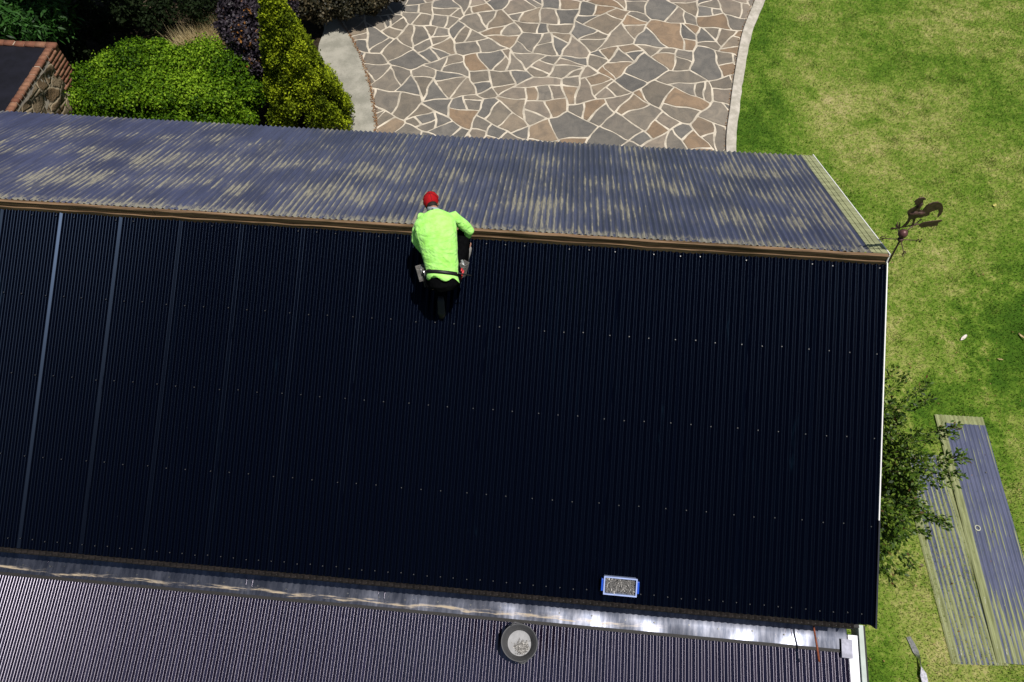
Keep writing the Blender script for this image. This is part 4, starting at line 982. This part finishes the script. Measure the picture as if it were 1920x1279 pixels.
# belt with buckle-less back, pouches
mb = MB(); n_ = 40; vs = []
for t, k in ((.025, 0), (-.035, 0), (-.035, 1), (.025, 1)):
    for i in range(n_):
        a = 2 * math.pi * i / n_; e = .010 * k; vs.append(bp(t) + side.normalized() * math.cos(a) * (.172 + e) + bn_ * math.sin(a) * (.132 + e))
mb.add(vs, [(k * n_ + i, k * n_ + (i + 1) % n_, ((k + 1) % 4) * n_ + (i + 1) % n_, ((k + 1) % 4) * n_ + i) for k in range(4) for i in range(n_)])
bl = mb.build('tool_belt', beltm, None, True); pc(bl)
def sub(o, p=bl): o.parent = p; return o
def pouch(c, sz, rot, name='pouch', mat=pouchm):
    Mx = Matrix.Translation(c) @ Matrix.Rotation(rot, 4, 'Z') @ Matrix.Rotation(-.5, 4, 'X'); a, b, h = sz; mb = MB()
    mb.box(-a, a, -b, -b + .006, -h, h, Mx).box(-a, a, b - .006, b, -h * .98, h * 1.15, Mx).box(-a, -a + .006, -b + .006, b - .006, -h, h, Mx).box(a - .006, a, -b + .006, b - .006, -h, h, Mx).box(-a, a, -b, b, -h - .006, -h - .0005, Mx)
    return sub(mb.build(name, mat, None, False, bevel=.004))
pL = G(791, 512, 4.86); pR = G(868, 505, 4.88)
pouch(pL, (.052, .040, .075), .4); pouch(G(801, 527, 4.78), (.040, .034, .052), .2, 'pouch', simple('dark_suede_pouch', (.05, .045, .04), .85, 0, .2, .3, 30)); pouch(pR, (.036, .045, .080), -.5); pouch(G(859, 514, 4.86), (.030, .030, .050), -.2, 'pouch', simple('worn_grey_pouch', (.10, .10, .10), .85, 0, .2, .4, 30))
for k in range(5): sub(MB().tube([G(786 + 3.2 * k, 503 + 1.5 * k, 4.95), G(788 + 3 * k, 514 + 2 * k, 4.88)], [.005 + .002 * (k % 2)] * 2, 7).build('hand_tool', simple('tool_steel', (.35, .35, .35), .35, .6, .5, .3, 50) if k % 2 else beltm, None, True))
sub(MB().tube([G(800, 521, 4.88), G(812, 532, 4.82)], [.030, .030], 18).build('tape_measure', simple('yellow_steel_tape', (.45, .42, .16), .3, .3, .5, .4, 60), None, True))
sub(MB().tube([G(789, 500, 4.93), G(800, 522, 4.86)], [.012, .016], 10).build('chrome_tool', simple('chrome_tool_steel', (.6, .6, .6), .25, .9, .5, .2, 40), None, True))
rp = simple('red_tool_grip', (.55, .02, .03), .4)
sub(MB().tube([G(867, 503, 4.93), G(857, 522, 4.86)], [.011, .012], 8).build('pliers_grip', rp, None, True)); sub(MB().tube([G(869, 507, 4.93), G(864, 523, 4.86)], [.011, .012], 8).build('pliers_grip', rp, None, True))
sub(MB().tube([G(845, 507, 5.0), G(862, 513, 4.95), G(884, 517, 4.92)], [.011, .010, .007], 8).build('dark_bar_tool', beltm, None, True))
sub(MB().tube([G(866, 488, 4.96), G(870, 503, 4.93)], [.016, .022], 10).build('wire_roll', simple('clear_wrap', (.30, .31, .31), .2, .2, .7, .4, 70), None, True))
# cap and hair
def half(c, rad, cut, name, mat, lift=0, mx=MH, up_=True, nu=30, nv=14):
    mb = MB(); vs = []; n2 = nv
    for j in range(n2 + 1):
        t = math.pi * .5 * j / n2 * 1.0 + (0 if up_ else 0)
        t = (math.acos(cut)) * j / n2
        for i in range(nu): a = 2 * math.pi * i / nu; vs.append(c + mx @ V3((rad[0] * math.sin(t) * math.cos(a), rad[1] * math.sin(t) * math.sin(a), rad[2] * math.cos(t))))
    mb.add(vs, [(j * nu + i, (j + 1) * nu + i, (j + 1) * nu + (i + 1) % nu, j * nu + (i + 1) % nu) for j in range(n2) for i in range(nu)])
    if name == 'hair': mb.ball(c.lerp(neck, .50) + V3((.18, -.63, .75)) * .022, (.060, .058, .058), 16, 10)
    o = mb.build(name, mat, None, True); s_ = o.modifiers.new('th', 'SOLIDIFY'); s_.thickness = .004; return pc(o)
tiltM = MH @ Matrix.Rotation(R(22), 3, 'X')
half(HC, (.081, .101, .110), -.72, 'hair', hairm, mx=MH @ Matrix.Rotation(R(48), 3, 'X'))
cap = half(HC + hup * .006, (.086, .106, .110), -.02, 'cap', capm, mx=tiltM)
mb = MB(); vs = []
for i in range(13):
    a = math.pi * (.18 + .64 * i / 12)
    for rr in (.095, .165): vs.append(HC + tiltM @ V3((math.cos(a) * .088 * (1 if rr < .1 else 1.0), math.sin(a) * rr, .006 - (.02 if rr > .1 else 0))))
mb.add(vs, [(2 * i, 2 * i + 1, 2 * i + 3, 2 * i + 2) for i in range(12)]); o = mb.build('cap_brim', capm, None, True); s_ = o.modifiers.new('th', 'SOLIDIFY'); s_.thickness = .004; o.parent = cap
for a in range(3):     # panel seams of the cap
    a_ = a * math.pi / 3; mb = MB(); mb.tube([HC + hup * .006 + tiltM @ V3((.089 * math.sin(t) * math.cos(a_), .109 * math.sin(t) * math.sin(a_), .1135 * math.cos(t))) for t in np.linspace(-1.5, 1.5, 17)], .0022, 6)
    o = mb.build('cap_seam', simple('dark_red_seam', (.16, .002, .004), .8), None, True); o.parent = cap
mb = MB(); mb.ball(HC + tiltM @ V3((0, 0, .121)), .007, 8, 6); o = mb.build('cap_button', capm, None, True); o.parent = cap
# gloves
for wr, hd_, sg in ((wrL, hdirL, 1), (wrR, hdirR, -1)):
    mb = MB(); hand(mb, wr, hd_, V3((0, -.2, 1)), sg, .0035); pc(remesh(mb.build('glove', gloveM, None, True), .005, 1))
# boots
def boot(an, to, name_m, upv):
    d = (to - an).normalized(); mb = MB(); heel = an - d * .05; up_ = (upv - d * upv.dot(d)).normalized(); sd = d.cross(up_)
    mb.tube([heel, an, an + d * .07, an + d * .15, an + d * .20], [(.034, .040), (.042, .048), (.045, .038), (.048, .028), (.030, .018)], 16, sd)
    mb.tube([an, an + up_ * .07], [.045, .05], 14)
    o = pc(remesh(mb.build('boot', name_m, None, True), .008, 3))
    mb = MB(); bse = -up_ * .040; pts = [heel - d * .012 + bse, an + bse, an + d * .08 + bse, an + d * .15 + bse, an + d * .215 + bse]
    mb.tube(pts, [(.030, .010), (.044, .012), (.044, .011), (.050, .011), (.026, .009)], 16, sd)
    s_ = mb.build('sole', soleM if name_m is shoeM else beltm, None, True); s_.parent = o
    return o
boot(anR, toR, shoeM, V3((-.85, .45, -.1)))
boot(anL + V3((0, -.01, .03)), toL + V3((0, -.02, -.06)), pantm, V3((0, .7, -.5)))
